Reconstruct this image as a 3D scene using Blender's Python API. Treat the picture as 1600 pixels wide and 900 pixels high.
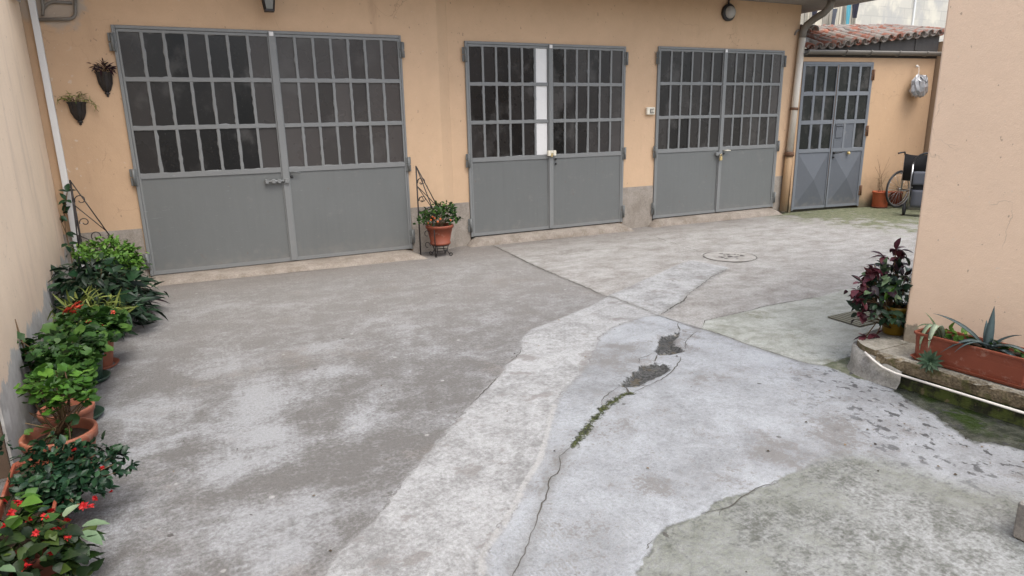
import bpy, math, random
import numpy as np
from mathutils import Vector, Matrix

# ------------------------------------------------------------------ clear
for o in list(bpy.data.objects):
    bpy.data.objects.remove(o, do_unlink=True)
scene = bpy.context.scene
COL = scene.collection
R = math.radians

# ------------------------------------------------------------------ camera
cd = bpy.data.cameras.new('camera')
cam = bpy.data.objects.new('camera', cd)
COL.objects.link(cam)
cd.sensor_width = 36.0
cd.lens = 1028.58 / 1600.0 * 36.0
cd.clip_start = 0.05
cd.clip_end = 400.0
PITCH, ROLL, YAW = R(14.3554), R(-1.1257), R(25.7304)
fw = Vector((math.sin(YAW) * math.cos(PITCH), math.cos(YAW) * math.cos(PITCH), -math.sin(PITCH)))
rt = Vector((math.cos(YAW), -math.sin(YAW), 0))
up = rt.cross(fw)
rt2 = rt * math.cos(ROLL) + up * math.sin(ROLL)
up2 = up * math.cos(ROLL) - rt * math.sin(ROLL)
mw = Matrix((rt2, up2, -fw)).transposed().to_4x4()
mw.translation = Vector((0, 0, 1.6))
cam.matrix_world = mw
scene.camera = cam

# ------------------------------------------------------------------ sky, sun, exposure
world = bpy.data.worlds.new('World')
scene.world = world
world.use_nodes = True
wn = world.node_tree
bg = wn.nodes['Background']
sky = wn.nodes.new('ShaderNodeTexSky')
sky.sky_type = 'NISHITA'
sky.sun_disc = False
SUN_EL, SUN_ROT = R(68), R(170)
sky.sun_elevation = SUN_EL
sky.sun_rotation = SUN_ROT
sky.air_density = 1.0
sky.dust_density = 3.5
sky.ozone_density = 0.8
hs = wn.nodes.new('ShaderNodeHueSaturation')      # thin cloud: a paler sky
hs.inputs['Saturation'].default_value = 0.55
wn.links.new(sky.outputs[0], hs.inputs['Color'])
wn.links.new(hs.outputs[0], bg.inputs[0])
bg.inputs[1].default_value = 0.15
sd = bpy.data.lights.new('sun', 'SUN')
sd.energy = 0.9
sd.angle = R(40)
sd.color = (1.0, 0.985, 0.92)
sun = bpy.data.objects.new('sun', sd)
COL.objects.link(sun)
sun_dir = Vector((math.sin(SUN_ROT) * math.cos(SUN_EL), math.cos(SUN_ROT) * math.cos(SUN_EL), math.sin(SUN_EL)))
sun.rotation_euler = sun_dir.to_track_quat('Z', 'Y').to_euler()
sun.location = (0, 0, 20)
scene.view_settings.view_transform = 'Standard'
scene.view_settings.look = 'None'
scene.view_settings.gamma = 1.0
scene.view_settings.exposure = 1.32
scene.view_settings.use_curve_mapping = False

# ------------------------------------------------------------------ node helpers
def sock(nt, node, k, v):
    i = node.inputs[k]
    if isinstance(v, bpy.types.NodeSocket):
        nt.links.new(v, i)
    else:
        if isinstance(v, tuple) and len(v) == 3 and i.type == 'RGBA':
            v = (*v, 1)
        i.default_value = v

class MT:
    def __init__(s, name):
        s.m = bpy.data.materials.new(name)
        s.m.use_nodes = True
        s.t = s.m.node_tree
        s.b = s.t.nodes['Principled BSDF']
        s.pos = s.t.nodes.new('ShaderNodeNewGeometry').outputs['Position']
    def n(s, typ, inp=None, **pr):
        nd = s.t.nodes.new('ShaderNode' + typ)
        for k, v in pr.items():
            setattr(nd, k, v)
        for k, v in (inp or {}).items():
            sock(s.t, nd, k, v)
        return nd
    def noise(s, scale, detail=4, rough=0.55, vec=None, dist=0.0):
        return s.n('TexNoise', {'Vector': vec or s.pos, 'Scale': scale, 'Detail': detail, 'Roughness': rough, 'Distortion': dist}).outputs[0]
    def mapv(s, scale, loc=(0, 0, 0), rot=(0, 0, 0), vec=None):
        return s.n('Mapping', {'Vector': vec or s.pos, 'Scale': scale, 'Location': loc, 'Rotation': rot}).outputs[0]
    def math(s, op, a, b=0.0, c=0.0, clamp=False):
        nd = s.n('Math', {0: a, 1: b, 2: c}, operation=op)
        nd.use_clamp = clamp
        return nd.outputs[0]
    def add(s, a, b): return s.math('ADD', a, b)
    def mul(s, a, b): return s.math('MULTIPLY', a, b)
    def step(s, v, lo, hi, a=0.0, b=1.0):      # smooth step
        nd = s.n('MapRange', {'Value': v, 'From Min': lo, 'From Max': hi, 'To Min': a, 'To Max': b}, interpolation_type='SMOOTHSTEP')
        return nd.outputs[0]
    def mix(s, f, a, b, blend='MIX'):
        nd = s.n('Mix', data_type='RGBA', blend_type=blend)
        nd.clamp_factor = True
        for k, v in ((0, f), (6, a), (7, b)):
            if isinstance(v, tuple) and len(v) == 3: v = (*v, 1)
            sock(s.t, nd, k, v)
        return nd.outputs[2]
    def scale(s, col, f):                      # multiply colour by value
        g = s.n('CombineColor', {0: f, 1: f, 2: f}).outputs[0]
        return s.mix(1.0, col, g, 'MULTIPLY')
    def attr(s, name):
        return s.n('Attribute', attribute_name=name).outputs['Fac']
    def xyz(s, vec=None):
        nd = s.n('SeparateXYZ', {0: vec or s.pos})
        return nd.outputs[0], nd.outputs[1], nd.outputs[2]
    def bump(s, h, strength=0.3, dist=0.01, prev=None):
        inp = {'Height': h, 'Strength': strength, 'Distance': dist}
        if prev: inp['Normal'] = prev
        return s.n('Bump', inp).outputs[0]
    def out(s, col=None, rough=0.6, nrm=None, metal=0.0, spec=0.5):
        for k, v in (('Base Color', col), ('Roughness', rough), ('Normal', nrm), ('Metallic', metal), ('Specular IOR Level', spec)):
            if v is not None: sock(s.t, s.b, k, v)
        return s.m

# ------------------------------------------------------------------ object helpers
def tag(o, label=None, cat=None, group=None, kind=None):
    if label: o['label'] = label
    if cat: o['category'] = cat
    if group: o['group'] = group
    if kind: o['kind'] = kind
    return o

def thing(name, label, cat, loc=(0, 0, 0), rz=0.0, group=None):
    o = bpy.data.objects.new(name, None)
    o.empty_display_size = 0.1
    COL.objects.link(o)
    o.location = loc
    o.rotation_euler = (0, 0, rz)
    return tag(o, label, cat, group)

class MB:
    """collects faces, links them as one mesh object"""
    def __init__(s, off=(0, 0, 0)):
        s.v = []; s.f = []; s.tint = []; s.off = Vector(off); s.sm = []
    def face(s, pts, tint=0.5, smooth=False):
        i = len(s.v)
        s.v += [Vector(p) for p in pts]
        s.tint += [tint] * len(pts)
        s.f.append(list(range(i, i + len(pts)))); s.sm.append(smooth)
    def verts(s, pts, tint=0.5):
        i = len(s.v); s.v += [Vector(p) for p in pts]; s.tint += [tint] * len(pts); return i
    def addf(s, idx, smooth=False):
        s.f.append(idx); s.sm.append(smooth)
    def box(s, a, b, tint=0.5, bev=0.0, mat=None):
        x0, y0, z0 = a; x1, y1, z1 = b
        if x0 > x1: x0, x1 = x1, x0
        if y0 > y1: y0, y1 = y1, y0
        if z0 > z1: z0, z1 = z1, z0
        if bev <= 0:
            P = [(x0, y0, z0), (x1, y0, z0), (x1, y1, z0), (x0, y1, z0), (x0, y0, z1), (x1, y0, z1), (x1, y1, z1), (x0, y1, z1)]
            F = [(0, 3, 2, 1), (4, 5, 6, 7), (0, 1, 5, 4), (1, 2, 6, 5), (2, 3, 7, 6), (3, 0, 4, 7)]
        else:
            e = min(bev, (x1 - x0) * .45, (y1 - y0) * .45, (z1 - z0) * .45)
            P = []
            for zz, zi in ((z0, 0), (z1, 1)):
                pass
            def ring(z, k):
                X0, X1, Y0, Y1 = x0 + k, x1 - k, y0 + k, y1 - k
                c = e
                if k > 0: return [(X0, Y0, z), (X1, Y0, z), (X1, Y1, z), (X0, Y1, z)]
                return [(X0, Y0, z), (X1, Y0, z), (X1, Y1, z), (X0, Y1, z)]
            def ring8(z, k):
                c = e - k
                return [(x0 + e, y0 + k, z), (x1 - e, y0 + k, z), (x1 - k, y0 + e, z), (x1 - k, y1 - e, z),
                        (x1 - e, y1 - k, z), (x0 + e, y1 - k, z), (x0 + k, y1 - e, z), (x0 + k, y0 + e, z)]
            P = ring8(z0, e * .98) + ring8(z0 + e, 0) + ring8(z1 - e, 0) + ring8(z1, e * .98)
            F = [tuple(range(7, -1, -1)), tuple(range(24, 32))]
            for r in range(3):
                for k in range(8):
                    F.append((r * 8 + k, r * 8 + (k + 1) % 8, (r + 1) * 8 + (k + 1) % 8, (r + 1) * 8 + k))
        if mat is not None: P = [mat @ Vector(p) for p in P]
        i = s.verts(P, tint)
        for f in F: s.addf([i + k for k in f])
    def tube(s, pts, r, n=8, tint=0.5, cap=True, r2=None):
        pts = [Vector(p) for p in pts]
        m = len(pts)
        rings = []
        prev = None
        for k, p in enumerate(pts):
            d = (pts[min(k + 1, m - 1)] - pts[max(k - 1, 0)])
            if d.length < 1e-9: d = Vector((0, 0, 1))
            d.normalize()
            if prev is None:
                a = d.orthogonal().normalized()
            else:
                a = prev - d * prev.dot(d)
                if a.length < 1e-6: a = d.orthogonal()
                a.normalize()
            prev = a
            b = d.cross(a)
            rr = r(k / max(1, m - 1)) if callable(r) else r if r2 is None else r + (r2 - r) * k / max(1, m - 1)

            rings.append(s.verts([p + a * (rr * math.cos(2 * math.pi * j / n)) + b * (rr * math.sin(2 * math.pi * j / n)) for j in range(n)], tint))
        for k in range(m - 1):
            for j in range(n):
                s.addf([rings[k] + j, rings[k] + (j + 1) % n, rings[k + 1] + (j + 1) % n, rings[k + 1] + j], True)
        if cap:
            s.addf([rings[0] + j for j in range(n - 1, -1, -1)])
            s.addf([rings[-1] + j for j in range(n)])
    def lathe(s, prof, c=(0, 0, 0), n=28, axis='Z', tint=0.5, smooth=True, mat=None, jit=0.0):
        c = Vector(c); rings = []
        for r, h in prof:
            P = []
            for j in range(n):
                a = 2 * math.pi * j / n
                p = Vector((r * math.cos(a), r * math.sin(a), h))
                if axis == 'Y': p = Vector((r * math.cos(a), -h, r * math.sin(a)))
                if axis == 'X': p = Vector((h, r * math.cos(a), r * math.sin(a)))
                if mat is not None: p = mat @ p
                P.append(c + p)
            rings.append(s.verts(P, tint))
        for k in range(len(prof) - 1):
            for j in range(n):
                s.addf([rings[k] + j, rings[k] + (j + 1) % n, rings[k + 1] + (j + 1) % n, rings[k + 1] + j], smooth)
    def prism(s, poly, z0, z1, tint=0.5):      # vertical prism over an xy polygon (ccw)
        n = len(poly)
        i = s.verts([(x, y, z0) for x, y in poly] + [(x, y, z1) for x, y in poly], tint)
        s.addf([i + k for k in range(n - 1, -1, -1)]); s.addf([i + n + k for k in range(n)])
        for k in range(n):
            s.addf([i + k, i + (k + 1) % n, i + n + (k + 1) % n, i + n + k])
    def build(s, name, mat, parent=None, label=None):
        me = bpy.data.meshes.new(name)
        me.from_pydata([tuple(v - s.off) for v in s.v], [], s.f)
        me.polygons.foreach_set('use_smooth', s.sm)
        at = me.attributes.new('tint', 'FLOAT', 'POINT')
        at.data.foreach_set('value', s.tint)
        me.materials.append(mat)
        me.update()
        o = bpy.data.objects.new(name, me)
        COL.objects.link(o)
        if parent: o.parent = parent
        if label: o['label'] = label
        return o

def copy_part(o, parent, loc=None, rot=None, scale=None):
    c = o.copy(); COL.objects.link(c); c.parent = parent
    if loc is not None: c.location = loc
    if rot is not None: c.rotation_euler = rot
    if scale is not None: c.scale = (scale,) * 3
    return c

def arc(c, r, a0, a1, n, u, w):
    c = Vector(c); u = Vector(u); w = Vector(w)
    return [c + u * (r * math.cos(a0 + (a1 - a0) * k / n)) + w * (r * math.sin(a0 + (a1 - a0) * k / n)) for k in range(n + 1)]

def spiral(c, r0, r1, a0, a1, n, u, w):
    c = Vector(c); u = Vector(u); w = Vector(w)
    P = []
    for k in range(n + 1):
        t = k / n; r = r0 + (r1 - r0) * t; a = a0 + (a1 - a0) * t
        P.append(c + u * (r * math.cos(a)) + w * (r * math.sin(a)))
    return P

# ------------------------------------------------------------------ materials
def hairlines(m, c, amt, col):
    v = m.n('TexVoronoi', {'Vector': m.n('VectorMath', {0: m.pos, 1: m.n('VectorMath', {0: m.n('TexNoise', {'Vector': m.pos, 'Scale': 6.0, 'Detail': 4.0}).outputs[1], 1: (.16, .16, .16)}, operation='MULTIPLY').outputs[0]}, operation='ADD').outputs[0], 'Scale': 3.2}, feature='DISTANCE_TO_EDGE').outputs['Distance']
    k = m.mul(m.step(v, .010, .002), m.step(m.noise(1.7, 3, .6, m.mapv((1, 1, 1), (8, 1, 2))), .54, .64))
    return m.mix(m.mul(k, amt), c, col)

def stucco(name, col, var=0.12, grey=(.33, .31, .28), bumps=0.5, extra=None, stain=(.30, .20, .13), stain_amt=0.35):
    m = MT(name)
    big = m.noise(0.9, 5, 0.6)
    med = m.noise(7, 4, 0.6)
    fine = m.noise(90, 3, 0.6)
    f = m.add(m.mul(big, var * 1.4), m.mul(med, var * .7))
    f = m.add(f, m.mul(fine, var * .5))
    f = m.add(f, 1.0 - var * 1.3)
    c = m.scale(col, f) if not isinstance(col, tuple) else m.scale((*col, 1), f)
    # vertical run-off streaks
    st = m.noise(1.0, 5, 0.65, m.mapv((3.2, 3.2, .5)))
    st = m.step(st, .56, .80, 0, stain_amt)
    c = m.mix(st, c, stain)
    # small chips and specks
    sp = m.step(m.noise(26, 3, .5), .70, .76, 0, .45)
    c = m.mix(sp, c, (.62, .55, .47))
    sp2 = m.step(m.noise(34, 2, .5, m.mapv((1, 1, .6), (5, 2, 1))), .715, .75, 0, .5)
    c = m.mix(sp2, c, (.17, .13, .10))
    c = hairlines(m, c, .42, tuple(v * .45 for v in col))
    if extra: c = extra(m, c)
    h = m.add(m.mul(m.noise(140, 3, .6), .5), m.mul(m.noise(18, 3, .6), .7))
    nr = m.bump(h, bumps, .006)
    return m.out(c, .88, nr, spec=.25)

def garage_extra(m, c):
    x, y, z = m.xyz()
    # bare grey render round the pipes in the upper corner
    d = m.n('VectorMath', {0: m.pos, 1: (-0.98, 7.84, 2.85)}, operation='DISTANCE').outputs['Value']
    d = m.add(d, m.mul(m.add(m.noise(5, 4, .6), -.5), .35))
    c = m.mix(m.step(d, .36, .28, 0, .85), c, (.40, .36, .31))
    # flaked white spots beside the conduit
    fl = m.step(m.noise(13, 3, .5), .64, .68)
    fl = m.mul(fl, m.step(x, -.78, -1.0))
    c = m.mix(m.mul(fl, .6), c, (.66, .60, .52))
    # darker and browner towards the left corner
    df = m.mul(m.step(m.add(x, m.mul(m.noise(3, 4, .6), .5)), .1, -1.0, 0, .30), 1.0)
    c = m.mix(df, c, (.30, .19, .11))
    # splash dirt just above the plinth
    s = m.mul(m.step(m.add(z, m.mul(m.noise(8, 4, .6), .3)), .95, .5), .25)
    return m.mix(s, c, (.36, .28, .19))

def left_extra(m, c):
    x, y, z = m.xyz()
    n = m.add(m.mul(m.add(m.noise(3.2, 5, .65), -.5), .42), m.mul(m.add(m.noise(22, 4, .6), -.5), .10))
    lim = m.add(z, n)
    grey = m.step(lim, .44, .40)
    gcol = m.mix(m.noise(14, 5, .65), (.25, .235, .215), (.52, .50, .47))
    gcol = m.mix(m.step(m.noise(5, 4, .6), .55, .7, 0, .6), gcol, (.60, .59, .56))
    c2 = m.mix(m.step(lim, .95, .45, 0, .40), c, (.44, .33, .25))
    c2 = m.mix(m.step(m.noise(1.3, 5, .65, m.mapv((3, 3, .6), (3, 0, 1))), .54, .68, 0, .26), c2, (.45, .35, .28))
    return m.mix(grey, c2, gcol)

def right_extra(m, c):
    x, y, z = m.xyz()
    n = m.mul(m.add(m.noise(9, 4, .65), -.5), .20)
    lim = m.add(z, n)
    rub = m.mix(m.noise(40, 4, .7), (.17, .145, .11), (.46, .40, .31))
    return m.mix(m.step(lim, .285, .26), c, rub)

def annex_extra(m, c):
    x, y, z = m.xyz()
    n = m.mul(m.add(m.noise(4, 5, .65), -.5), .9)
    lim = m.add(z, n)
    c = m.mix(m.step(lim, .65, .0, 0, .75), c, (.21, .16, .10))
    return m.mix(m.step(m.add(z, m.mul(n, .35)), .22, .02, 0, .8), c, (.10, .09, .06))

M = {}
M['facade'] = stucco('orange_render', (.57, .395, .255), .19, extra=garage_extra)
M['left'] = stucco('pale_peach_render', (.775, .62, .465), .16, extra=left_extra, stain=(.52, .40, .31), stain_amt=.10)
M['right'] = stucco('peach_render', (.76, .58, .43), .13, extra=right_extra, stain=(.48, .34, .24), stain_amt=.25)
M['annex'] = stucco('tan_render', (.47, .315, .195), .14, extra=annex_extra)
M['darkface'] = stucco('brown_render', (.10, .068, .048), .3)

def concrete(name, a, b, sc=6.0, rough=.9, bump=.5):
    m = MT(name)
    f = m.add(m.mul(m.noise(sc, 5, .65), .6), m.mul(m.noise(sc * 9, 4, .65), .45))
    c = m.mix(m.step(f, .35, .72), a, b)
    c = m.mix(m.step(m.noise(120, 2, .5), .62, .70, 0, .5), c, tuple(v * .45 for v in a))
    return m.out(c, rough, m.bump(m.add(m.mul(m.noise(60, 4, .65), 1), m.mul(m.noise(220, 2, .6), .6)), bump, .006), spec=.3)
M['plinth'] = concrete('rough_plinth_concrete', (.23, .197, .163), (.36, .32, .278))
M['ramp'] = concrete('brown_ramp_concrete', (.17, .140, .112), (.29, .255, .22))
M['soffit'] = concrete('grey_soffit_concrete', (.26, .24, .22), (.35, .33, .31), 2.0)
M['kerbwhite'] = concrete('pale_kerb_concrete', (.17, .165, .145), (.34, .33, .31))
M['trough_grey'] = concrete('grey_cast_concrete', (.17, .16, .15), (.33, .31, .28), 10)

def ledge_mat():
    m = MT('weathered_ledge_stone')
    x, y, z = m.xyz()
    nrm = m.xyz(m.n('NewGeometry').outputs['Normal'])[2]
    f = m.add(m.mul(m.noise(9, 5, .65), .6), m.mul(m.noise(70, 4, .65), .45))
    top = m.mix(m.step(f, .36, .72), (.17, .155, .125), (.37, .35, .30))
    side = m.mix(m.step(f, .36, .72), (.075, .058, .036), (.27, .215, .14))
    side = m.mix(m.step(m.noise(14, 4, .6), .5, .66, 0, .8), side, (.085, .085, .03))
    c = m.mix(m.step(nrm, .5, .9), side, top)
    return m.out(c, .9, m.bump(m.add(m.noise(28, 5, .65), m.noise(110, 3, .6)), .9, .01), spec=.25)
M['ledge'] = ledge_mat()

def moss_wall():
    m = MT('mossy_base_masonry')
    f = m.noise(11, 5, .65)
    c = m.mix(m.step(f, .40, .60), (.035, .037, .022), (.11, .14, .035))
    c = m.mix(m.step(m.noise(16, 4, .6, m.mapv((1, 1, 1), (4, 4, 4))), .58, .68, 0, .8), c, (.24, .19, .11))
    return m.out(c, .8, m.bump(m.add(m.noise(30, 5, .7), m.noise(130, 3, .7)), 1.0, .012), spec=.3)
M['mosswall'] = moss_wall()

def paint(name, col, var=.12, rough=.48, dirt=(.30, .28, .25), dirt_amt=.25, rust=0.0):
    m = MT(name)
    tint = m.attr('tint')
    f = m.add(m.mul(m.noise(2.2, 4, .6), var), m.mul(m.noise(1.0, 5, .65, m.mapv((22, 22, 1.4))), var * .9))
    f = m.add(f, m.mul(m.noise(160, 2, .5), var * .7))
    f = m.add(f, 1 - var * 1.3)
    c = m.scale((*col, 1), f)
    c = m.mix(m.step(m.noise(6, 5, .7), .58, .78, 0, dirt_amt), c, dirt)
    drip = m.step(m.noise(1.0, 5, .7, m.mapv((30, 30, .8), (3, 1, 0))), .60, .74, 0, .22)
    c = m.mix(drip, c, tuple(v * .55 for v in col))
    sc = m.step(m.noise(1.0, 3, .6, m.mapv((9, 9, 60), rot=(0, R(20), 0))), .69, .73, 0, .35)
    c = m.mix(sc, c, tuple(min(1, v * 1.9) for v in col))
    if rust:
        z = m.xyz()[2]
        c = m.mix(m.step(m.add(z, m.mul(m.noise(10, 4, .65), .5)), .50, .20, 0, .5), c, (.23, .215, .19))
        c = m.mix(m.step(m.noise(11, 4, .65), .66, .72, 0, rust), c, (.17, .075, .03))
    r = m.add(m.mul(m.noise(9, 4, .6), .25), rough - .12)
    return m.out(c, r, m.bump(m.add(m.noise(45, 3, .6), m.mul(m.noise(5, 2, .5), 2.0)), .14, .004))
M['door'] = paint('grey_door_paint', (.138, .144, .140), .17, rust=.25)
M['bar'] = paint('grey_bar_paint', (.195, .20, .197), .16, .5)
M['door_b'] = paint('blue_grey_door_paint', (.098, .107, .122), .14, .5, rust=.3)
M['bar_b'] = paint('blue_grey_bar_paint', (.15, .162, .178), .14, .5)
M['white'] = paint('white_paint', (.72, .71, .69), .10, .5)
M['cream'] = paint('cream_plastic', (.72, .67, .55), .05, .45, dirt_amt=.1)
M['conduit'] = paint('white_conduit_paint', (.66, .66, .65), .14, .45)
M['pipe'] = paint('cream_pipe_paint', (.60, .55, .47), .16, .5, (.30, .24, .17), .5, .6)
M['rust'] = paint('rusty_cast_iron', (.34, .22, .12), .5, .75, (.55, .42, .25), .6, .9)
M['rustdark'] = paint('dark_rust', (.13, .065, .035), .4, .8)
M['iron'] = paint('black_wrought_iron', (.022, .018, .017), .4, .5, (.12, .09, .07), .25)
M['brass'] = paint('brass_lock', (.50, .38, .17), .15, .35)
M['black'] = paint('black_plastic', (.018, .018, .019), .2, .45, (.07, .07, .07), .2)
M['blackcloth'] = paint('black_cloth', (.012, .012, .015), .3, .9, (.03, .03, .03), .2)
M['rubber'] = paint('black_rubber', (.02, .02, .021), .2, .65, (.09, .085, .08), .4)
M['greycloth'] = paint('grey_bag_cloth', (.085, .09, .108), .3, .85, (.15, .15, .16), .3)
M['steel'] = MT('brushed_steel').out((.52, .52, .53), .32, metal=.9)
M['gutter'] = paint('weathered_gutter', (.17, .155, .135), .25, .5, (.30, .24, .17), .5, .4)
M['board'] = paint('dark_fascia_board', (.055, .05, .046), .4, .8, (.12, .11, .10), .4)
M['greyblock'] = concrete('grey_block', (.13, .125, .12), (.27, .26, .25), 8)
M['yellowpot'] = paint('yellow_plastic', (.20, .125, .008), .12, .45)
M['greenpot'] = paint('dark_green_plastic', (.022, .045, .030), .2, .4, (.10, .10, .09), .3)
M['rope'] = paint('off_white_cable', (.60, .57, .52), .15, .6, (.3, .27, .22), .4)

def terracotta(name, col, dusty=.5):
    m = MT(name)
    f = m.add(m.mul(m.noise(7, 5, .65), .35), .82)
    c = m.scale((*col, 1), f)
    c = m.mix(m.step(m.noise(12, 5, .7), .55, .75, 0, dusty), c, (.45, .33, .26))
    c = m.mix(m.step(m.noise(5, 4, .6, m.mapv((1, 1, 1), (7, 1, 3))), .56, .72, 0, .4), c, (.12, .055, .03))
    return m.out(c, .62, m.bump(m.noise(120, 3, .6), .12, .003), spec=.4)
M['terra'] = terracotta('terracotta_clay', (.23, .078, .043))
M['terra_plastic'] = terracotta('terracotta_plastic', (.205, .052, .026), .45)
M['terra_orange'] = terracotta('orange_plastic', (.42, .10, .04), .1)
M['terra_dark'] = terracotta('brown_red_plastic', (.20, .062, .034), .18)
m = MT('potting_soil')
M['soil'] = m.out(m.mix(m.noise(60, 4, .7), (.012, .009, .007), (.07, .05, .035)), .95, m.bump(m.noise(70, 4, .7), 1, .01), spec=.2)

def glass(name, base, spread):
    m = MT(name)
    t = m.attr('tint')
    c = m.mix(t, tuple(v * (1 - spread) for v in base), tuple(v * (1 + spread) for v in base))
    dust = m.step(m.noise(3.0, 5, .65, m.mapv((1.2, 1.2, 1.0))), .5, .8, 0, .35)
    c = m.mix(dust, c, (.050, .045, .041))
    z = m.xyz()[2]
    low = m.step(m.noise(1.7, 4, .6, m.mapv((1.6, 1.6, 1.4), (2, 0, 7))), .50, .68, 0, .6)
    c = m.mix(low, c, (.085, .080, .076))
    c = m.mix(m.step(m.noise(60, 2, .5), .66, .72, 0, .35), c, (.10, .095, .09))
    r = m.add(m.mul(m.noise(2.5, 3, .6), .25), .16)
    return m.out(c, r, m.bump(m.noise(55, 2, .5), .10, .004), spec=.3)
M['glass'] = glass('dark_wired_glass', (.040, .036, .034), .96)
M['glass_b'] = glass('dark_green_glass', (.016, .018, .0165), .9)
M['opal'] = MT('opal_lamp_glass').out((.36, .35, .33), .25)
M['lampglass'] = MT('lantern_glass').out((.20, .20, .18), .15)

def leafmat(name, c0, c1, c2, rough=.46, trans=.16):
    m = MT(name)
    t = m.attr('tint')
    cr = m.n('ValToRGB', {0: t})
    e = cr.color_ramp.elements
    e[0].position = 0.0; e[0].color = (*c0, 1)
    e[1].position = 1.0; e[1].color = (*c2, 1)
    k = e.new(.5); k.color = (*c1, 1)
    c = m.scale(cr.outputs[0], m.add(m.mul(m.noise(45, 2, .5), .5), .75))
    m.out(c, rough, m.bump(m.noise(90, 2, .5), .2, .004), spec=.22)
    tr = m.n('BsdfTranslucent', {'Color': c})
    mx = m.n('MixShader', {0: trans, 1: m.b.outputs[0], 2: tr.outputs[0]})
    m.t.links.new(mx.outputs[0], m.t.nodes['Material Output'].inputs[0])
    return m.m
M['leaf_bright'] = leafmat('bright_green_leaf', (.03, .08, .010), (.075, .17, .022), (.15, .27, .045))
M['leaf_dark'] = leafmat('dark_glossy_leaf', (.006, .013, .008), (.013, .03, .015), (.035, .07, .035), .38, .08)
M['leaf_purple'] = leafmat('dark_purple_leaf', (.010, .006, .009), (.024, .010, .015), (.055, .022, .028), .45, .1)
M['leaf_ger'] = leafmat('geranium_leaf', (.010, .032, .008), (.026, .07, .012), (.065, .13, .024))
M['leaf_lime'] = leafmat('lime_geranium_leaf', (.02, .055, .008), (.042, .11, .014), (.095, .20, .026))
M['leaf_olive'] = leafmat('olive_thin_leaf', (.07, .10, .02), (.15, .18, .04), (.26, .28, .08))
M['leaf_shrub'] = leafmat('deep_green_shrub_leaf', (.005, .017, .008), (.010, .034, .015), (.03, .075, .03), .35, .12)
M['leaf_beg'] = leafmat('begonia_leaf', (.006, .015, .004), (.015, .034, .007), (.055, .085, .015))
M['leaf_var'] = leafmat('pale_edged_leaf', (.05, .10, .045), (.12, .18, .10), (.26, .31, .21))
M['leaf_coleus'] = leafmat('maroon_leaf', (.03, .006, .011), (.065, .012, .02), (.11, .03, .038), .45, .15)
M['leaf_greygreen'] = leafmat('grey_green_leaf', (.05, .085, .045), (.10, .15, .08), (.19, .25, .14))
M['leaf_succ'] = leafmat('succulent_leaf', (.03, .06, .035), (.06, .10, .06), (.11, .16, .10))
M['leaf_agave'] = leafmat('blue_grey_agave_leaf', (.055, .085, .085), (.10, .14, .145), (.16, .21, .21), .45, .05)
M['leaf_strap'] = leafmat('pale_striped_leaf', (.14, .22, .11), (.28, .36, .22), (.45, .52, .38), .4, .2)
M['stem'] = leafmat('brown_stem', (.05, .028, .015), (.10, .06, .03), (.14, .10, .05), .7, 0)
M['stem_green'] = leafmat('green_stem', (.05, .06, .02), (.08, .10, .03), (.12, .14, .05), .6, 0)
M['flower_red'] = leafmat('red_petal', (.32, .008, .012), (.45, .014, .016), (.58, .05, .04), .5, .3)
M['flower_coral'] = leafmat('coral_petal', (.38, .03, .018), (.50, .06, .035), (.60, .14, .08), .5, .3)
M['berry'] = leafmat('orange_berry', (.55, .10, .03), (.70, .17, .05), (.75, .28, .10), .35, .05)

def tiles():
    m = MT('clay_roof_tile')
    t = m.attr('tint')
    c = m.mix(t, (.15, .055, .036), (.29, .12, .078))
    g = m.step(m.add(m.noise(5.5, 5, .65), m.mul(t, .10)), .47, .57, 0, .9)
    c = m.mix(g, c, m.mix(m.noise(30, 4, .6), (.13, .12, .105), (.30, .28, .25)))
    return m.out(c, .85, m.bump(m.noise(70, 3, .6), .4, .005), spec=.3)
M['tile'] = tiles()
def farwall():
    m = MT('patched_grey_blockwork')
    v = m.mapv((1, 1, 1), rot=(R(90), 0, 0))
    br = m.n('TexBrick', {'Vector': v, 'Color1': (.46, .44, .40, 1), 'Color2': (.53, .50, .45, 1), 'Mortar': (.42, .40, .37, 1), 'Scale': 1.0, 'Mortar Size': .012, 'Brick Width': .55, 'Row Height': .26})
    c = m.mix(m.step(m.noise(1.1, 4, .6), .45, .6, 0, .9), br.outputs[0], (.62, .58, .50))
    c = m.mix(m.step(m.noise(1.6, 4, .6, m.mapv((1, 1, .5), (9, 2, 4))), .52, .62, 0, .6), c, (.40, .39, .385))
    return m.out(c, .9, m.bump(m.noise(20, 4, .6), .4, .01), spec=.2)
M['farwall'] = farwall()
def planks():
    m = MT('weathered_planks')
    t = m.attr('tint')
    c = m.mix(t, (.24, .22, .20), (.62, .56, .46))
    c = m.scale(c, m.add(m.mul(m.noise(3, 4, .6, m.mapv((14, 14, .8))), .5), .75))
    return m.out(c, .85, spec=.2)
M['plank'] = planks()
M['bluecloth'] = paint('turquoise_cloth', (.12, .42, .52), .15, .8)
M['navycloth'] = paint('navy_cloth', (.02, .02, .035), .2, .9)
m = MT('grey_plastic_bag')
f = m.noise(20, 3, .6)
m.out(m.mix(f, (.16, .16, .165), (.36, .36, .37)), .3, m.bump(f, .5, .01))
m.b.inputs['Transmission Weight'].default_value = .25
M['bag'] = m.m
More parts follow.
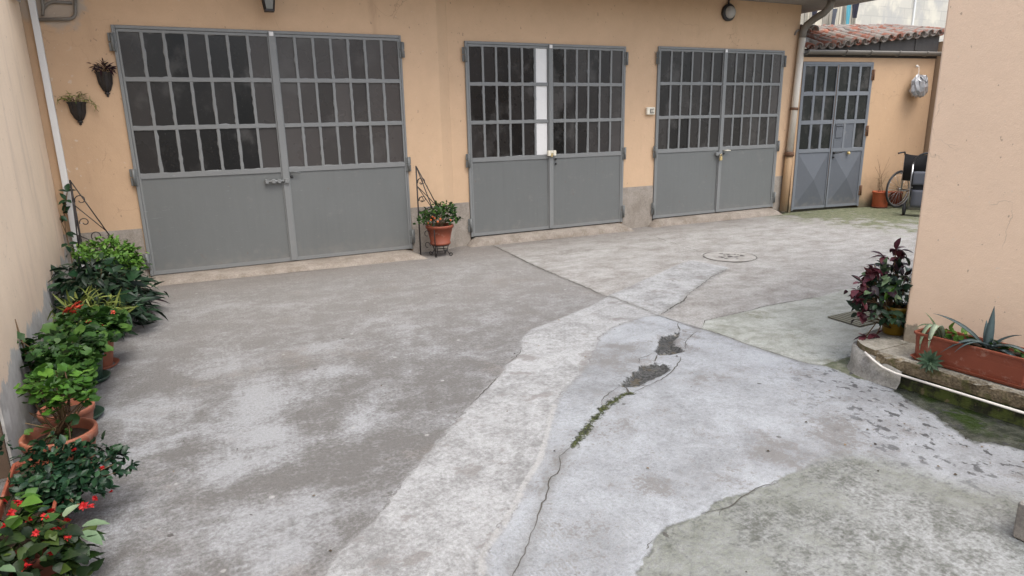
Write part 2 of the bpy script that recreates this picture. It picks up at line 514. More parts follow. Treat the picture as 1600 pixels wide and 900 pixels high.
# ------------------------------------------------------------------ yard outlines in metres
STRIP = [(5.04, 5.73), (4.77, 5.63), (4.19, 5.33), (3.42, 4.94), (3.04, 4.71), (2.49, 4.46), (2.28, 4.38), (2.09, 4.2), (1.98, 3.98), (1.77, 3.77), (1.64, 3.61), (1.49, 3.48), (1.3, 3.28), (1.12, 3.1), (1.04, 3.01), (0.85, 2.81), (0.65, 2.6), (0.54, 2.44), (0.43, 2.35), (0.34, 2.29), (0.27, 2.18), (0.19, 2.06), (0.71, 1.79), (0.78, 1.91), (0.83, 2.02), (0.96, 2.13), (1.09, 2.26), (1.2, 2.39), (1.36, 2.54), (1.48, 2.71), (1.72, 3.04), (1.68, 2.98), (1.84, 3.18), (2.12, 3.4), (2.29, 3.57), (2.62, 3.94), (2.84, 4.1), (3.23, 4.22), (3.31, 4.2), (3.41, 4.18), (3.81, 4.41), (3.99, 4.56), (4.62, 4.94), (5.15, 5.24)]
RIDGE = [(1.72, 3.04), (1.48, 2.71), (1.36, 2.54), (1.2, 2.39), (1.09, 2.26), (0.96, 2.13), (0.83, 2.02), (0.78, 1.91)]
SMOOTH = [(0.71, 1.79), (0.78, 1.91), (0.83, 2.02), (0.96, 2.13), (1.09, 2.26), (1.2, 2.39), (1.36, 2.54), (1.48, 2.71), (1.72, 3.04), (1.68, 2.98), (1.84, 3.18), (2.12, 3.4), (2.29, 3.57), (2.62, 3.94), (2.84, 4.1), (3.23, 4.22), (3.31, 4.2), (3.38, 4.16), (3.38, 3.96), (3.37, 3.77), (3.42, 3.71), (3.45, 3.51), (3.46, 3.28), (3.49, 3.02), (3.52, 2.84), (3.57, 2.76), (3.75, 2.75), (4.2, 2.6), (4.2, -0.4)]
PALE_SLAB = [(3.45, 3.76), (3.58, 3.88), (4.02, 3.92), (4.35, 3.96), (4.97, 3.94), (5.49, 4.02), (6.16, 4.03), (6.2, 4.3), (6.2, 3.0), (4.2, 2.6), (3.97, 2.8), (3.58, 2.77), (3.57, 2.76), (3.52, 2.84), (3.49, 3.02), (3.46, 3.28), (3.45, 3.51), (3.42, 3.71)]
MOSSY_SLAB = [(3.58, 2.77), (3.9, 2.8), (4.0, 2.75), (3.7, 2.6), (3.62, 2.45), (3.57, 2.5)]
ROUGH = [(1.27, 1.66), (1.39, 1.75), (1.44, 1.78), (1.54, 1.82), (1.72, 1.83), (1.84, 1.86), (2.0, 1.87), (2.16, 1.88), (2.25, 1.88), (2.43, 1.89), (2.62, 1.88), (2.73, 1.85), (2.78, 1.77), (2.83, 1.67), (2.86, 1.58), (2.91, 1.44), (3.01, 1.29), (3.4, 1.0), (3.6, -0.45), (1.1, -0.45), (1.05, 0.9)]
HOLE1 = [(3.24, 3.77), (3.16, 3.75), (3.04, 3.74), (2.95, 3.66), (2.89, 3.59), (2.8, 3.52), (2.77, 3.42), (2.87, 3.39), (2.96, 3.4), (2.98, 3.47), (2.99, 3.54), (3.07, 3.63), (3.15, 3.68)]
HOLE2 = [(2.64, 3.33), (2.7, 3.24), (2.64, 3.16), (2.54, 3.12), (2.42, 3.09), (2.31, 3.05), (2.23, 3.08), (2.22, 3.12), (2.34, 3.18), (2.39, 3.23), (2.5, 3.29), (2.56, 3.34)]
WET = [(3.75, 2.38), (4.0, 1.4), (3.68, 1.52), (3.52, 1.44), (3.47, 1.53), (3.43, 1.62), (3.35, 1.69), (3.39, 1.85), (3.49, 2.04), (3.61, 2.3)]
MOSS = [(2.21, 2.98), (2.16, 2.98), (2.06, 2.93), (1.99, 2.91), (1.93, 2.87), (1.85, 2.8), (1.76, 2.74), (1.68, 2.67), (1.6, 2.61), (1.56, 2.58)]
CRACKS = [(0.005, [(1.56, 2.58), (1.52, 2.56), (1.45, 2.52), (1.39, 2.41), (1.3, 2.35), (1.23, 2.25), (1.15, 2.16), (1.07, 2.06), (1.01, 1.99), (0.94, 1.92), (0.88, 1.86), (0.83, 1.79)]), (0.011, [(3.48, 7.77), (3.38, 6.46), (3.34, 5.57), (3.35, 5.38), (3.33, 4.99)]), (0.005, [(3.33, 4.99), (3.36, 4.67), (3.36, 4.26)]), (0.01, [(3.38, 4.18), (3.63, 4.32), (3.81, 4.41), (3.99, 4.56)]), (0.006, [(3.99, 4.56), (4.41, 4.82), (4.66, 4.98), (5.04, 5.17)]), (0.01, [(3.37, 3.73), (3.42, 3.71), (3.45, 3.51), (3.46, 3.28), (3.49, 3.02), (3.52, 2.84), (3.57, 2.76)]), (0.006, [(3.45, 3.76), (3.58, 3.88), (4.02, 3.92), (4.35, 3.96), (4.97, 3.94)]), (0.006, [(3.34, 4.24), (3.37, 3.96), (3.39, 3.78), (3.42, 3.71)]), (0.005, [(3.24, 3.77), (3.29, 3.85), (3.37, 3.96)]), (0.016, [(2.77, 3.44), (2.71, 3.38), (2.65, 3.32)]), (0.018, [(2.24, 3.08), (2.21, 3.01), (2.2, 2.97)]), (0.012, [(3.23, 3.76), (3.27, 3.82), (3.3, 3.86)]), (0.005, [(1.96, 2.92), (2.04, 3.01), (2.16, 3.07), (2.23, 3.12)]), (0.005, [(2.55, 3.35), (2.6, 3.43), (2.71, 3.45), (2.78, 3.47)]), (0.005, [(2.8, 3.37), (2.86, 3.31), (2.79, 3.24), (2.67, 3.15), (2.49, 3.05), (2.37, 3.02), (2.22, 2.97)]), (0.005, [(2.99, 3.42), (3.1, 3.54), (3.33, 3.69)]), (0.006, [(5.71, 7.48), (5.57, 6.79), (5.48, 6.17), (5.42, 5.99)]), (0.005, [(5.13, 6.16), (5.48, 6.17)]), (0.005, [(5.63, 4.6), (5.59, 4.37), (5.76, 4.27)]), (0.004, [(1.73, 1.83), (1.84, 1.82), (1.94, 1.84), (2.04, 1.86), (2.22, 1.87)]), (0.006, [(1.39, 1.75), (1.41, 1.77), (1.44, 1.78)]), (0.006, [(1.79, 1.79), (1.84, 1.82)]), (0.003, [(2.06, 1.53), (2.06, 1.44), (2.09, 1.33)]), (0.006, [(2.0, 4.0), (1.88, 3.85), (1.76, 3.78)]), (0.006, [(1.64, 3.61), (1.39, 3.36), (1.3, 3.28)])]
PALE = [(0.23, 3.96, 0.228, 0.372, 1), (0.15, 3.48, 0.192, 0.181, 0.8), (-0.29, 4.17, 0.228, 0.14, 0.8), (0.04, 4.75, 0.201, 0.21, 0.7), (0.71, 4.73, 0.287, 0.173, 0.6), (0.71, 3.4, 0.125, 0.143, 0.8), (0.2, 3.19, 0.148, 0.161, 0.7), (-0.04, 3.17, 0.157, 0.15, 0.6), (-0.59, 4.19, 0.157, 0.191, 0.6), (-0.19, 3.71, 0.148, 0.1, 0.5), (1.45, 4.93, 0.161, 0.199, 0.5), (0.26, 2.68, 0.166, 0.141, 0.7), (0.02, 2.6, 0.215, 0.13, 0.6), (1.32, 5.2, 0.264, 0.146, 0.4), (0.7, 4.23, 0.22, 0.122, 0.4), (0.09, 6.35, 0.242, 0.18, 0.4), (0.56, 6.08, 0.228, 0.171, 0.4), (2.66, 6.66, 0.292, 0.26, 0.3), (0.18, 2.34, 0.125, 0.12, 0.6), (-0.1, 2.53, 0.103, 0.13, 0.4), (-0.34, 3.58, 0.17, 0.11, 0.4)]
DARK = [(-0.37, 4.56, 0.251, 0.21, 1), (-0.04, 4.16, 0.161, 0.21, 0.6), (0.47, 3.58, 0.184, 0.204, 1), (0.33, 2.98, 0.215, 0.151, 0.9), (-0.16, 3.49, 0.134, 0.11, 0.8), (1.27, 3.67, 0.237, 0.202, 0.6), (0.15, 2.91, 0.121, 0.161, 0.6), (0.85, 3.03, 0.17, 0.168, 0.7), (0.47, 2.75, 0.117, 0.133, 0.7), (-0.55, 6.97, 0.251, 0.31, 0.5)]
# ------------------------------------------------------------------ ground sheet
def seg_dist(P, poly, closed=True):
    d = np.full(len(P), 1e9)
    n = len(poly)
    for i in range(n if closed else n - 1):
        a = np.array(poly[i]); b = np.array(poly[(i + 1) % n]); ab = b - a
        t = np.clip(((P - a) @ ab) / max(1e-12, ab @ ab), 0, 1)
        d = np.minimum(d, np.hypot(*(P - a - t[:, None] * ab).T))
    return d
def sdist(P, poly):
    d = seg_dist(P, poly)
    ins = np.zeros(len(P), bool)
    n = len(poly)
    for i in range(n):
        (x0, y0), (x1, y1) = poly[i], poly[(i + 1) % n]
        if y0 == y1: continue
        c = ((y0 > P[:, 1]) != (y1 > P[:, 1])) & (P[:, 0] < (x1 - x0) * (P[:, 1] - y0) / (y1 - y0) + x0)
        ins ^= c
    return np.where(ins, -d, d)
def sstep(v, a, b):
    t = np.clip((v - a) / (b - a), 0, 1)
    return t * t * (3 - 2 * t)

def build_ground():
    xs = np.concatenate([[-90, -60, -30, -15, -8, -4, -2.5, -1.8], np.arange(-1.4, 5.0, .02), np.arange(5.0, 12.2, .04), [12.6, 13.5, 15, 20, 30, 50, 90]])
    ys = np.concatenate([[-90, -60, -30, -15, -8, -4, -2, -1, -.6], np.arange(-.3, 4.6, .02), np.arange(4.6, 8.3, .03), [8.6, 9.5, 11, 14, 20, 35, 60, 90]])
    X, Y = np.meshgrid(xs, ys)
    P = np.stack([X.ravel(), Y.ravel()], 1)
    nx, ny = len(xs), len(ys)
    core = (P[:, 0] > -2) & (P[:, 0] < 13) & (P[:, 1] > -1) & (P[:, 1] < 9)
    A = {}
    def put(name, poly):
        v = np.full(len(P), 5.0); v[core] = np.clip(sdist(P[core], poly), -5, 5); A[name] = v
    put('d_strip', STRIP); put('d_smooth', SMOOTH); put('d_pale', PALE_SLAB); put('d_mossy', MOSSY_SLAB)
    put('d_warm', CRACKS[1][1] + CRACKS[2][1][1:] + [(3.5, 3.3), (4.4, 2.9), (12.6, 2.0), (12.6, 8.9), (3.3, 8.9)])
    put('d_rough', ROUGH); put('d_hole', HOLE1)
    h2 = np.full(len(P), 5.0); h2[core] = sdist(P[core], HOLE2)
    A['d_hole'] = np.minimum(A['d_hole'], h2)
    put('d_wet', WET)
    v = np.full(len(P), 5.0); v[core] = seg_dist(P[core], MOSS, False)
    tt = np.clip((P[:, 1] - 2.35) / 1.2, 0, 1)
    A['d_moss'] = v
    v = np.full(len(P), 5.0); v[core] = seg_dist(P[core], RIDGE, False); A['d_ridge'] = v
    v = np.full(len(P), 5.0)
    for w, l in CRACKS[:6]: v[core] = np.minimum(v[core], seg_dist(P[core], l, False))
    A['d_crack'] = v
    for nm, bl in (('f_pale', PALE), ('f_dark', DARK)):
        f = np.zeros(len(P))
        for x, y, a, b, s in bl:
            f += s * np.exp(-(((P[:, 0] - x) / a) ** 2 + ((P[:, 1] - y) / b) ** 2))
        A[nm] = np.clip(f, 0, 1.5)
    z = .003 * np.sin(P[:, 0] * 1.7 + .5) * np.cos(P[:, 1] * 1.3) + .002 * np.sin(P[:, 0] * 4.1 - P[:, 1] * 3.3)
    z += .007 * sstep(-A['d_strip'], -.012, .015)
    z += .006 * sstep(-A['d_smooth'], -.012, .015)
    z -= .008 * sstep(-A['d_rough'], -.02, .03)
    z -= .028 * sstep(-A['d_hole'], -.01, .02)
    z += .006 * np.exp(-(A['d_ridge'] / .02) ** 2)
    z -= .010 * np.exp(-(A['d_wet'] / .15) ** 2) * (A['d_wet'] < 1)
    rng = np.random.default_rng(4)
    hol = A['d_hole'] < .0
    z[hol] += rng.normal(0, .0022, hol.sum())
    rr = (A['d_rough'] < 0) & core
    z[rr] += rng.normal(0, .0012, rr.sum())
    z[~core] = 0
    me = bpy.data.meshes.new('ground')
    me.vertices.add(len(P))
    me.vertices.foreach_set('co', np.column_stack([P, z]).ravel())
    i = np.arange(nx * ny).reshape(ny, nx)
    q = np.stack([i[:-1, :-1], i[:-1, 1:], i[1:, 1:], i[1:, :-1]], -1).reshape(-1, 4)
    me.loops.add(q.size); me.loops.foreach_set('vertex_index', q.ravel())
    me.polygons.add(len(q)); me.polygons.foreach_set('loop_start', np.arange(len(q)) * 4)
    me.polygons.foreach_set('use_smooth', np.ones(len(q), bool))
    me.update(calc_edges=True)
    for k, v in A.items():
        at = me.attributes.new(k, 'FLOAT', 'POINT'); at.data.foreach_set('value', v.astype(np.float32))
    o = bpy.data.objects.new('ground', me); COL.objects.link(o)
    o['kind'] = 'structure'
    return o

def ground_mat():
    m = MT('worn_yard_concrete')
    x, y, z = m.xyz()
    n3 = m.noise(1.1, 6, .62); n8 = m.noise(3.4, 6, .66, dist=.4); n25 = m.noise(14, 5, .66); n80 = m.noise(55, 4, .65); n250 = m.noise(240, 2, .6)
    strk = m.noise(2.2, 6, .68, m.mapv((1, 2.6, 1), rot=(0, 0, R(25))))
    c5 = lambda v, k: m.mul(m.add(v, -.5), k)
    jag = m.add(m.add(c5(n25, .13), c5(n80, .07)), c5(n8, .06))            # ragged borders
    jagf = m.add(c5(n8, .10), c5(n25, .06))
    c6 = lambda v, k: m.mul(m.add(v, -.5), k * 1.75)
    # --- old slab on the left
    f = m.add(m.add(c6(n8, .85), c6(strk, .40)), m.add(c6(n25, .62), c6(n80, .5)))
    f = m.add(f, m.add(m.mul(m.attr('f_pale'), .62), m.add(m.mul(m.attr('f_dark'), -.30), -.16)))
    far = m.step(y, 3.4, 6.2)
    old = m.mix(m.step(f, -.40, .46), m.mix(far, (.235, .225, .216), (.325, .308, .292)), m.mix(far, (.50, .51, .525), (.475, .468, .46)))
    old = m.mix(m.step(m.add(m.noise(1.6, 4, .6, m.mapv((1, 1, 1), (3, 7, 0))), c6(n25, .3)), .56, .74, 0, .45), old, (.30, .26, .225))
    # --- slab by the second and third doors: warmer, evenly worn
    up2 = m.step(m.add(m.attr('d_warm'), m.mul(jag, .3)), .008, -.008)
    f2 = m.add(m.add(c6(strk, .7), c6(n8, .7)), m.add(c6(n25, .5), c6(n80, .35)))
    warm = m.mix(m.step(f2, -.50, .45), (.33, .305, .28), (.60, .59, .57))
    col = m.mix(up2, old, warm)
    # far corner with green film
    fm = m.add(m.mul(x, .35), m.add(m.mul(y, .25), m.add(c6(n8, 2.2), c6(n25, .8))))
    fm = m.mul(m.step(fm, 4.45, 4.95), m.step(x, 8.0, 8.8))
    col = m.mix(m.mul(fm, .88), col, m.mix(m.step(n25, .3, .7), (.10, .125, .035), (.27, .28, .16)))
    # --- pale slab right
    pf = m.add(c6(n8, 1.0), m.add(c6(n25, .5), c6(strk, .7)))
    pale = m.mix(m.step(pf, -.55, .35), (.36, .37, .31), (.64, .66, .61))
    pale = m.mix(m.step(m.add(m.noise(2.6, 5, .66, m.mapv((1, 1, 1), (2, 5, 1))), c6(n80, .25)), .54, .70, 0, .7), pale, (.215, .205, .12))
    k = m.step(m.add(m.attr('d_pale'), m.mul(jag, .25)), .006, -.006)
    col = m.mix(k, col, pale)
    # --- smooth bluish screed
    sf = m.add(m.add(c6(n8, .85), c6(n3, .8)), m.add(c6(n25, .35), c6(n80, .40)))
    smooth = m.mix(m.step(sf, -.62, .42), (.30, .307, .318), (.54, .567, .60))
    smooth = m.mix(m.step(m.add(m.noise(1.9, 6, .7, m.mapv((1, 1, 1), (1, 3, 0))), c6(n80, .30)), .52, .65, 0, .8), smooth, (.255, .24, .228))
    smooth = m.mix(m.step(m.add(n25, c6(n80, .5)), .66, .70, 0, .45), smooth, (.24, .23, .22))
    k = m.step(m.add(m.attr('d_smooth'), m.mul(jag, .9)), m.step(m.attr('d_pale'), .03, .15, .006, .045), m.step(m.attr('d_pale'), .03, .15, -.006, -.045))
    col = m.mix(k, col, smooth)
    # --- rough slab at the lower right
    rf = m.add(m.add(c6(n8, .9), c6(n25, .7)), c6(n80, .8))
    rough = m.mix(m.step(rf, -.50, .45), (.17, .175, .155), (.50, .515, .515))
    nearedge = m.step(m.add(m.attr('d_rough'), m.add(c6(n8, 1.1), m.add(c6(n3, .7), c6(n80, .35)))), -.42, .05)
    rough = m.mix(m.mul(nearedge, m.step(n80, .36, .60, .05, .48)), rough, (.165, .182, .105))
    soft = m.step(x, 2.2, 3.0, .004, .10)
    dr = m.add(m.attr('d_rough'), jagf)
    k = m.n('MapRange', {'Value': dr, 'From Min': soft, 'From Max': m.mul(soft, -1.0), 'To Min': 0.0, 'To Max': 1.0}, interpolation_type='SMOOTHSTEP').outputs[0]
    col = m.mix(k, col, rough)
    rim = m.mul(m.step(m.math('ABSOLUTE', dr), .014, .0), m.step(n25, .42, .60, 0, .7))
    col = m.mix(m.mul(rim, m.step(x, 2.6, 2.0)), col, (.075, .075, .055))
    # --- mossy slab by the ledge
    k = m.step(m.add(m.attr('d_mossy'), m.mul(jag, .4)), .01, -.01)
    col = m.mix(k, col, m.mix(m.step(n25, .35, .68), (.135, .15, .075), (.30, .305, .225)))
    # --- pale mortar strip
    bf = m.add(m.add(c6(n8, .9), c6(n25, .6)), c6(n80, .5))
    strip = m.mix(m.step(bf, -.42, .32), (.335, .333, .33), (.565, .572, .575))
    worn = m.add(m.noise(3.4, 5, .64, m.mapv((1.0, 1.35, 1), (4, 2, 0), (0, 0, R(20)))), c5(n80, .25))
    strip = m.mix(m.step(worn, .575, .625, 0, .7), strip, (.285, .262, .25))
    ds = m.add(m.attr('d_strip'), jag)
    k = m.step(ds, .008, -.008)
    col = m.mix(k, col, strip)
    rim = m.mul(m.step(m.math('ABSOLUTE', m.add(ds, -.006)), .010, .0), m.step(n8, .46, .60, 0, .65))  # dirt line along the strip's edge, the step's slight shadow painted in with it
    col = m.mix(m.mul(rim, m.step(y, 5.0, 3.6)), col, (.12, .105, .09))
    # mortar ridge
    rd = m.add(m.attr('d_ridge'), m.mul(m.math('ABSOLUTE', c5(n25, 1)), .09))
    col = m.mix(m.step(rd, .024, .010, 0, .6), col, (.62, .615, .60))
    # --- broken-out holes
    k = m.step(m.add(m.attr('d_hole'), m.mul(jag, .5)), .008, -.006)
    hole = m.mix(m.step(n80, .35, .65), (.028, .028, .026), (.125, .125, .122))
    hole = m.mix(m.step(m.noise(9, 4, .6), .55, .62, 0, .7), hole, (.14, .11, .065))
    hole = m.mix(m.step(n25, .60, .68), hole, (.30, .28, .22))
    col = m.mix(k, col, hole)
    # --- moss in the crack and grime beside the cracks
    k = m.step(m.add(m.attr('d_moss'), m.add(c5(n25, .10), c5(n80, .07))), .028, .010)
    mossc = m.mix(m.step(n80, .35, .62), (.024, .026, .016), (.095, .108, .034))
    col = m.mix(k, col, mossc)
    k = m.step(m.add(m.attr('d_crack'), c5(n25, .10)), .07, .0, 0, .35)
    col = m.mix(k, col, (.19, .175, .15))
    # --- damp moss along the ledge and wet splashes
    dw = m.add(m.attr('d_wet'), m.add(c5(n8, .12), c5(n25, .07)))
    wet = m.step(dw, .015, -.02)
    col = m.mix(wet, col, m.mix(m.step(n25, .35, .65), (.05, .056, .042), (.14, .148, .115)))
    col = m.mix(m.mul(m.step(dw, -.06, -.12), m.step(n8, .42, .55)), col, (.045, .075, .018))
    vor = m.n('TexVoronoi', {'Vector': m.mapv((1, .75, 1)), 'Scale': 15.0, 'Randomness': 1.0})
    vd = m.add(vor.outputs['Distance'], c5(n80, .35))
    rnd = m.xyz(vor.outputs['Color'])[0]
    reg = m.step(m.add(m.attr('d_wet'), c5(n8, .6)), .85, .15)
    reg2 = m.mul(m.step(x, 2.3, 3.0), reg)
    wn1 = m.noise(19, 4, .62, m.mapv((1, .7, 1)))
    spl = m.step(m.add(wn1, m.mul(m.add(m.noise(5, 3, .6), -.5), .25)), .575, .615)
    col = m.mix(m.mul(m.mul(spl, reg2), .9), col, (.085, .085, .09))
    # --- scattered dark specks, pale specks, fine grain
    v2 = m.n('TexVoronoi', {'Vector': m.pos, 'Scale': 5.5, 'Randomness': 1.0})
    r2 = m.xyz(v2.outputs['Color'])
    sp = m.mul(m.step(m.add(v2.outputs['Distance'], c5(n80, .12)), .085, .05), m.step(r2[1], .62, .70))
    col = m.mix(m.mul(sp, .8), col, (.085, .075, .065))
    sp = m.mul(m.step(m.add(v2.outputs['Distance'], c5(n80, .12)), .09, .05), m.step(r2[2], .90, .93))
    col = m.mix(m.mul(sp, .7), col, (.68, .67, .65))
    # grime next to the doors
    gd = m.step(m.add(y, m.add(c5(n8, 1.2), m.mul(x, -.05))), 6.5, 7.6, 0, .45)
    gd = m.mul(gd, m.step(x, 9.0, 7.5))
    col = m.mix(gd, col, (.285, .235, .195))
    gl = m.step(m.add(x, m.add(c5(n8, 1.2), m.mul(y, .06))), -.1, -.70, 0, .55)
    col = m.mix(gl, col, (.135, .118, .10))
    n130b = m.noise(95, 3, .7, m.mapv((1, 1, 1), (3, 3, 3)))
    oldb = m.mul(m.step(m.attr('d_strip'), .0, .03), m.step(m.attr('d_smooth'), .0, .03))
    oldb = m.math('MAXIMUM', oldb, m.step(m.attr('d_rough'), .0, -.05))
    g = m.mul(m.add(m.add(m.mul(n250, .95), m.mul(n80, .62)), .21), .56)
    col = m.scale(col, g)
    pit = m.mul(m.step(n130b, .56, .66), m.mul(oldb, .17))
    col = m.mix(pit, col, (.075, .068, .06))
    wetr = m.mul(wet, -.45)
    isS = m.step(m.attr('d_smooth'), .0, -.02)
    rgh = m.add(m.add(.80, wetr), m.mul(isS, -.14))
    # brushed and woven imprints in the screed at the front
    wv = m.n('TexWave', {'Vector': m.mapv((1, 1, 1), rot=(0, 0, R(0))), 'Scale': 17.0, 'Distortion': 1.2, 'Detail': 2.0, 'Detail Scale': 3.0}).outputs[0]
    reg = m.mul(m.step(y, 2.25, 1.9), m.step(x, .55, .75))
    reg = m.mul(reg, m.mul(m.step(x, 1.65, 1.35), m.step(n8, .42, .58)))
    reg = m.mul(reg, m.step(m.attr('d_rough'), .02, .12))
    col = m.mix(m.mul(m.mul(reg, m.step(wv, .55, .25)), .30), col, (.17, .16, .155))
    oldm = m.mul(m.step(m.attr('d_strip'), .0, .03), m.step(m.attr('d_smooth'), .0, .03))
    n130 = m.noise(130, 3, .65)
    h = m.add(m.mul(n25, .9), m.add(m.mul(n80, .9), m.add(m.mul(n250, .5), m.mul(m.mul(oldm, n130), 1.2))))
    h = m.add(h, m.mul(m.mul(wv, reg), .5))
    nb = m.bump(h, .75, .010)
    return m.out(col, rgh, nb, spec=.35)

ground = build_ground()
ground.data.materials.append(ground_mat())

# cracks: thin jagged dark ribbons lying in the joints
def build_cracks():
    rng = random.Random(5)
    mb = MB()
    for w, l in CRACKS:
        pts = [Vector((x, y, 0)) for x, y in l]
        P = [pts[0]]
        for a, b in zip(pts, pts[1:]):
            n = max(2, int((b - a).length / .03))
            nrm = Vector((-(b - a).y, (b - a).x, 0)).normalized()
            for k in range(1, n + 1):
                j = 0 if k == n else rng.uniform(-1, 1) * .007
                P.append(a.lerp(b, k / n) + nrm * j)
        rows = []
        ww = w
        for k, p in enumerate(P):
            a = P[max(0, k - 1)]; b = P[min(len(P) - 1, k + 1)]
            nrm = Vector((-(b - a).y, (b - a).x, 0)).normalized()
            ww = .6 * ww + .4 * w * rng.uniform(.15, 1.75)
            e = min(1, k / 4, (len(P) - 1 - k) / 4)
            h = max(.0006, ww * .5 * (.25 + .75 * e))
            z = .0115 if True else 0
            rows.append((mb.verts([p + nrm * h + Vector((0, 0, z)), p - nrm * h + Vector((0, 0, z))])))
        for a, b in zip(rows, rows[1:]):
            mb.addf([a, a + 1, b + 1, b])
    m = MT('crack_dirt')
    mm = m.out(m.mix(m.noise(30, 3, .6), (.035, .032, .028), (.12, .112, .10)), .95, spec=.1)
    o = mb.build('ground_crack', mm)
    # drape on the ground
    from mathutils.bvhtree import BVHTree
    dg = ground.data
    bv = BVHTree.FromPolygons([v.co[:] for v in dg.vertices], [p.vertices[:] for p in dg.polygons])
    for v in o.data.vertices:
        hit = bv.ray_cast(Vector((v.co.x, v.co.y, 1)), Vector((0, 0, -1)))
        if hit[0]: v.co.z = hit[0].z + .0035
    o['kind'] = 'structure'
    # clumps of moss standing in the widest crack
    mo = MB()
    for k in range(170):
        i = rng.randrange(len(MOSS) - 1)
        t = rng.random()
        x = MOSS[i][0] + (MOSS[i + 1][0] - MOSS[i][0]) * t + rng.gauss(0, .007)
        y = MOSS[i][1] + (MOSS[i + 1][1] - MOSS[i][1]) * t + rng.gauss(0, .010)
        hit = bv.ray_cast(Vector((x, y, 1)), Vector((0, 0, -1)))
        zz = hit[0].z if hit[0] else 0
        for q in range(3):
            a = rng.uniform(0, 6.28); s = rng.uniform(.003, .007)
            p = Vector((x, y, zz))
            d = Vector((math.cos(a), math.sin(a), 0)) * s
            e = Vector((-d.y, d.x, 0)) * .4
            mo.face([p - e, p + e, p + d + Vector((0, 0, s * rng.uniform(.5, 1.2)))], rng.random())
    o2 = mo.build('crack_moss', leafmat('crack_moss', (.012, .02, .006), (.04, .06, .012), (.13, .145, .035), .9, 0))
    tag(o2, 'green moss tufts growing in the widest crack of the yard', 'moss', kind='stuff')
    return bv
GBV = build_cracks()
def gz(x, y):
    h = GBV.ray_cast(Vector((x, y, 1)), Vector((0, 0, -1)))
    return h[0].z if h[0] else 0.0

# ------------------------------------------------------------------ garage building
gar = thing('garage_building', 'long low orange rendered garage row with three double metal doors and a grey eave', 'garage', (4, 7.96, 0))
GO = (4, 7.96, 0)
def strip_wall(mb, line, z0, z1, th):
    """line runs left to right; body extends to +y"""
    for (x0, y0), (x1, y1) in zip(line, line[1:]):
        mb.prism([(x0, y0), (x1, y1), (x1, y1 + th), (x0, y0 + th)], z0, z1)
w = MB(GO)
ZT = 3.25
strip_wall(w, [(-1.45, 7.84), (-.495, 7.84)], 0, ZT, .3)
strip_wall(w, [(2.405, 7.84), (2.86, 7.84), (3.03, 7.96), (3.245, 7.96)], 0, ZT, .3)
strip_wall(w, [(5.645, 7.96), (6.20, 7.96)], 0, ZT, .3)
strip_wall(w, [(8.665, 7.96), (8.97, 7.96)], 0, ZT, .3)
strip_wall(w, [(-.495, 7.84), (2.405, 7.84)], 2.565, ZT, .3)
strip_wall(w, [(3.245, 7.96), (5.645, 7.96)], 2.545, ZT, .3)
strip_wall(w, [(6.20, 7.96), (8.665, 7.96)], 2.565, ZT, .3)
w.box((8.72, 8.262, 0), (8.968, 12.3, ZT)); w.box((-1.45, 8.142, 0), (-1.15, 12.3, ZT)); w.box((-1.15, 12.05, 0), (8.72, 12.3, ZT))
w.build('wall', M['facade'], gar)
# plinth, slightly proud
def plinth(line, z1):
    e = .012
    pl = MB(GO)
    strip_wall(pl, [(x, y - e) for x, y in line], 0, z1, .03)
    pl.build('plinth', M['plinth'], gar)
plinth([(-1.45, 7.84), (-.505, 7.84)], .57); plinth([(2.413, 7.84), (2.86, 7.84), (3.03, 7.96), (3.238, 7.96)], .57)
plinth([(5.653, 7.96), (6.192, 7.96)], .61); plinth([(8.672, 7.96), (8.975, 7.96)], .61)
ev = MB(GO)
ev.box((-1.6, 7.02, 3.252), (9.75, 12.5, 3.40), bev=.012)
ev.build('eave', M['soffit'], gar)
gt = MB(GO)
gt.box((-1.6, 6.90, 3.30), (9.75, 7.017, 3.42), bev=.02)
gt.build('eave_gutter', M['gutter'], gar)
para = MB(GO)
para.box((-1.45, 7.9, 3.402), (8.9, 8.15, 3.75))
para.build('parapet', M['facade'], gar)

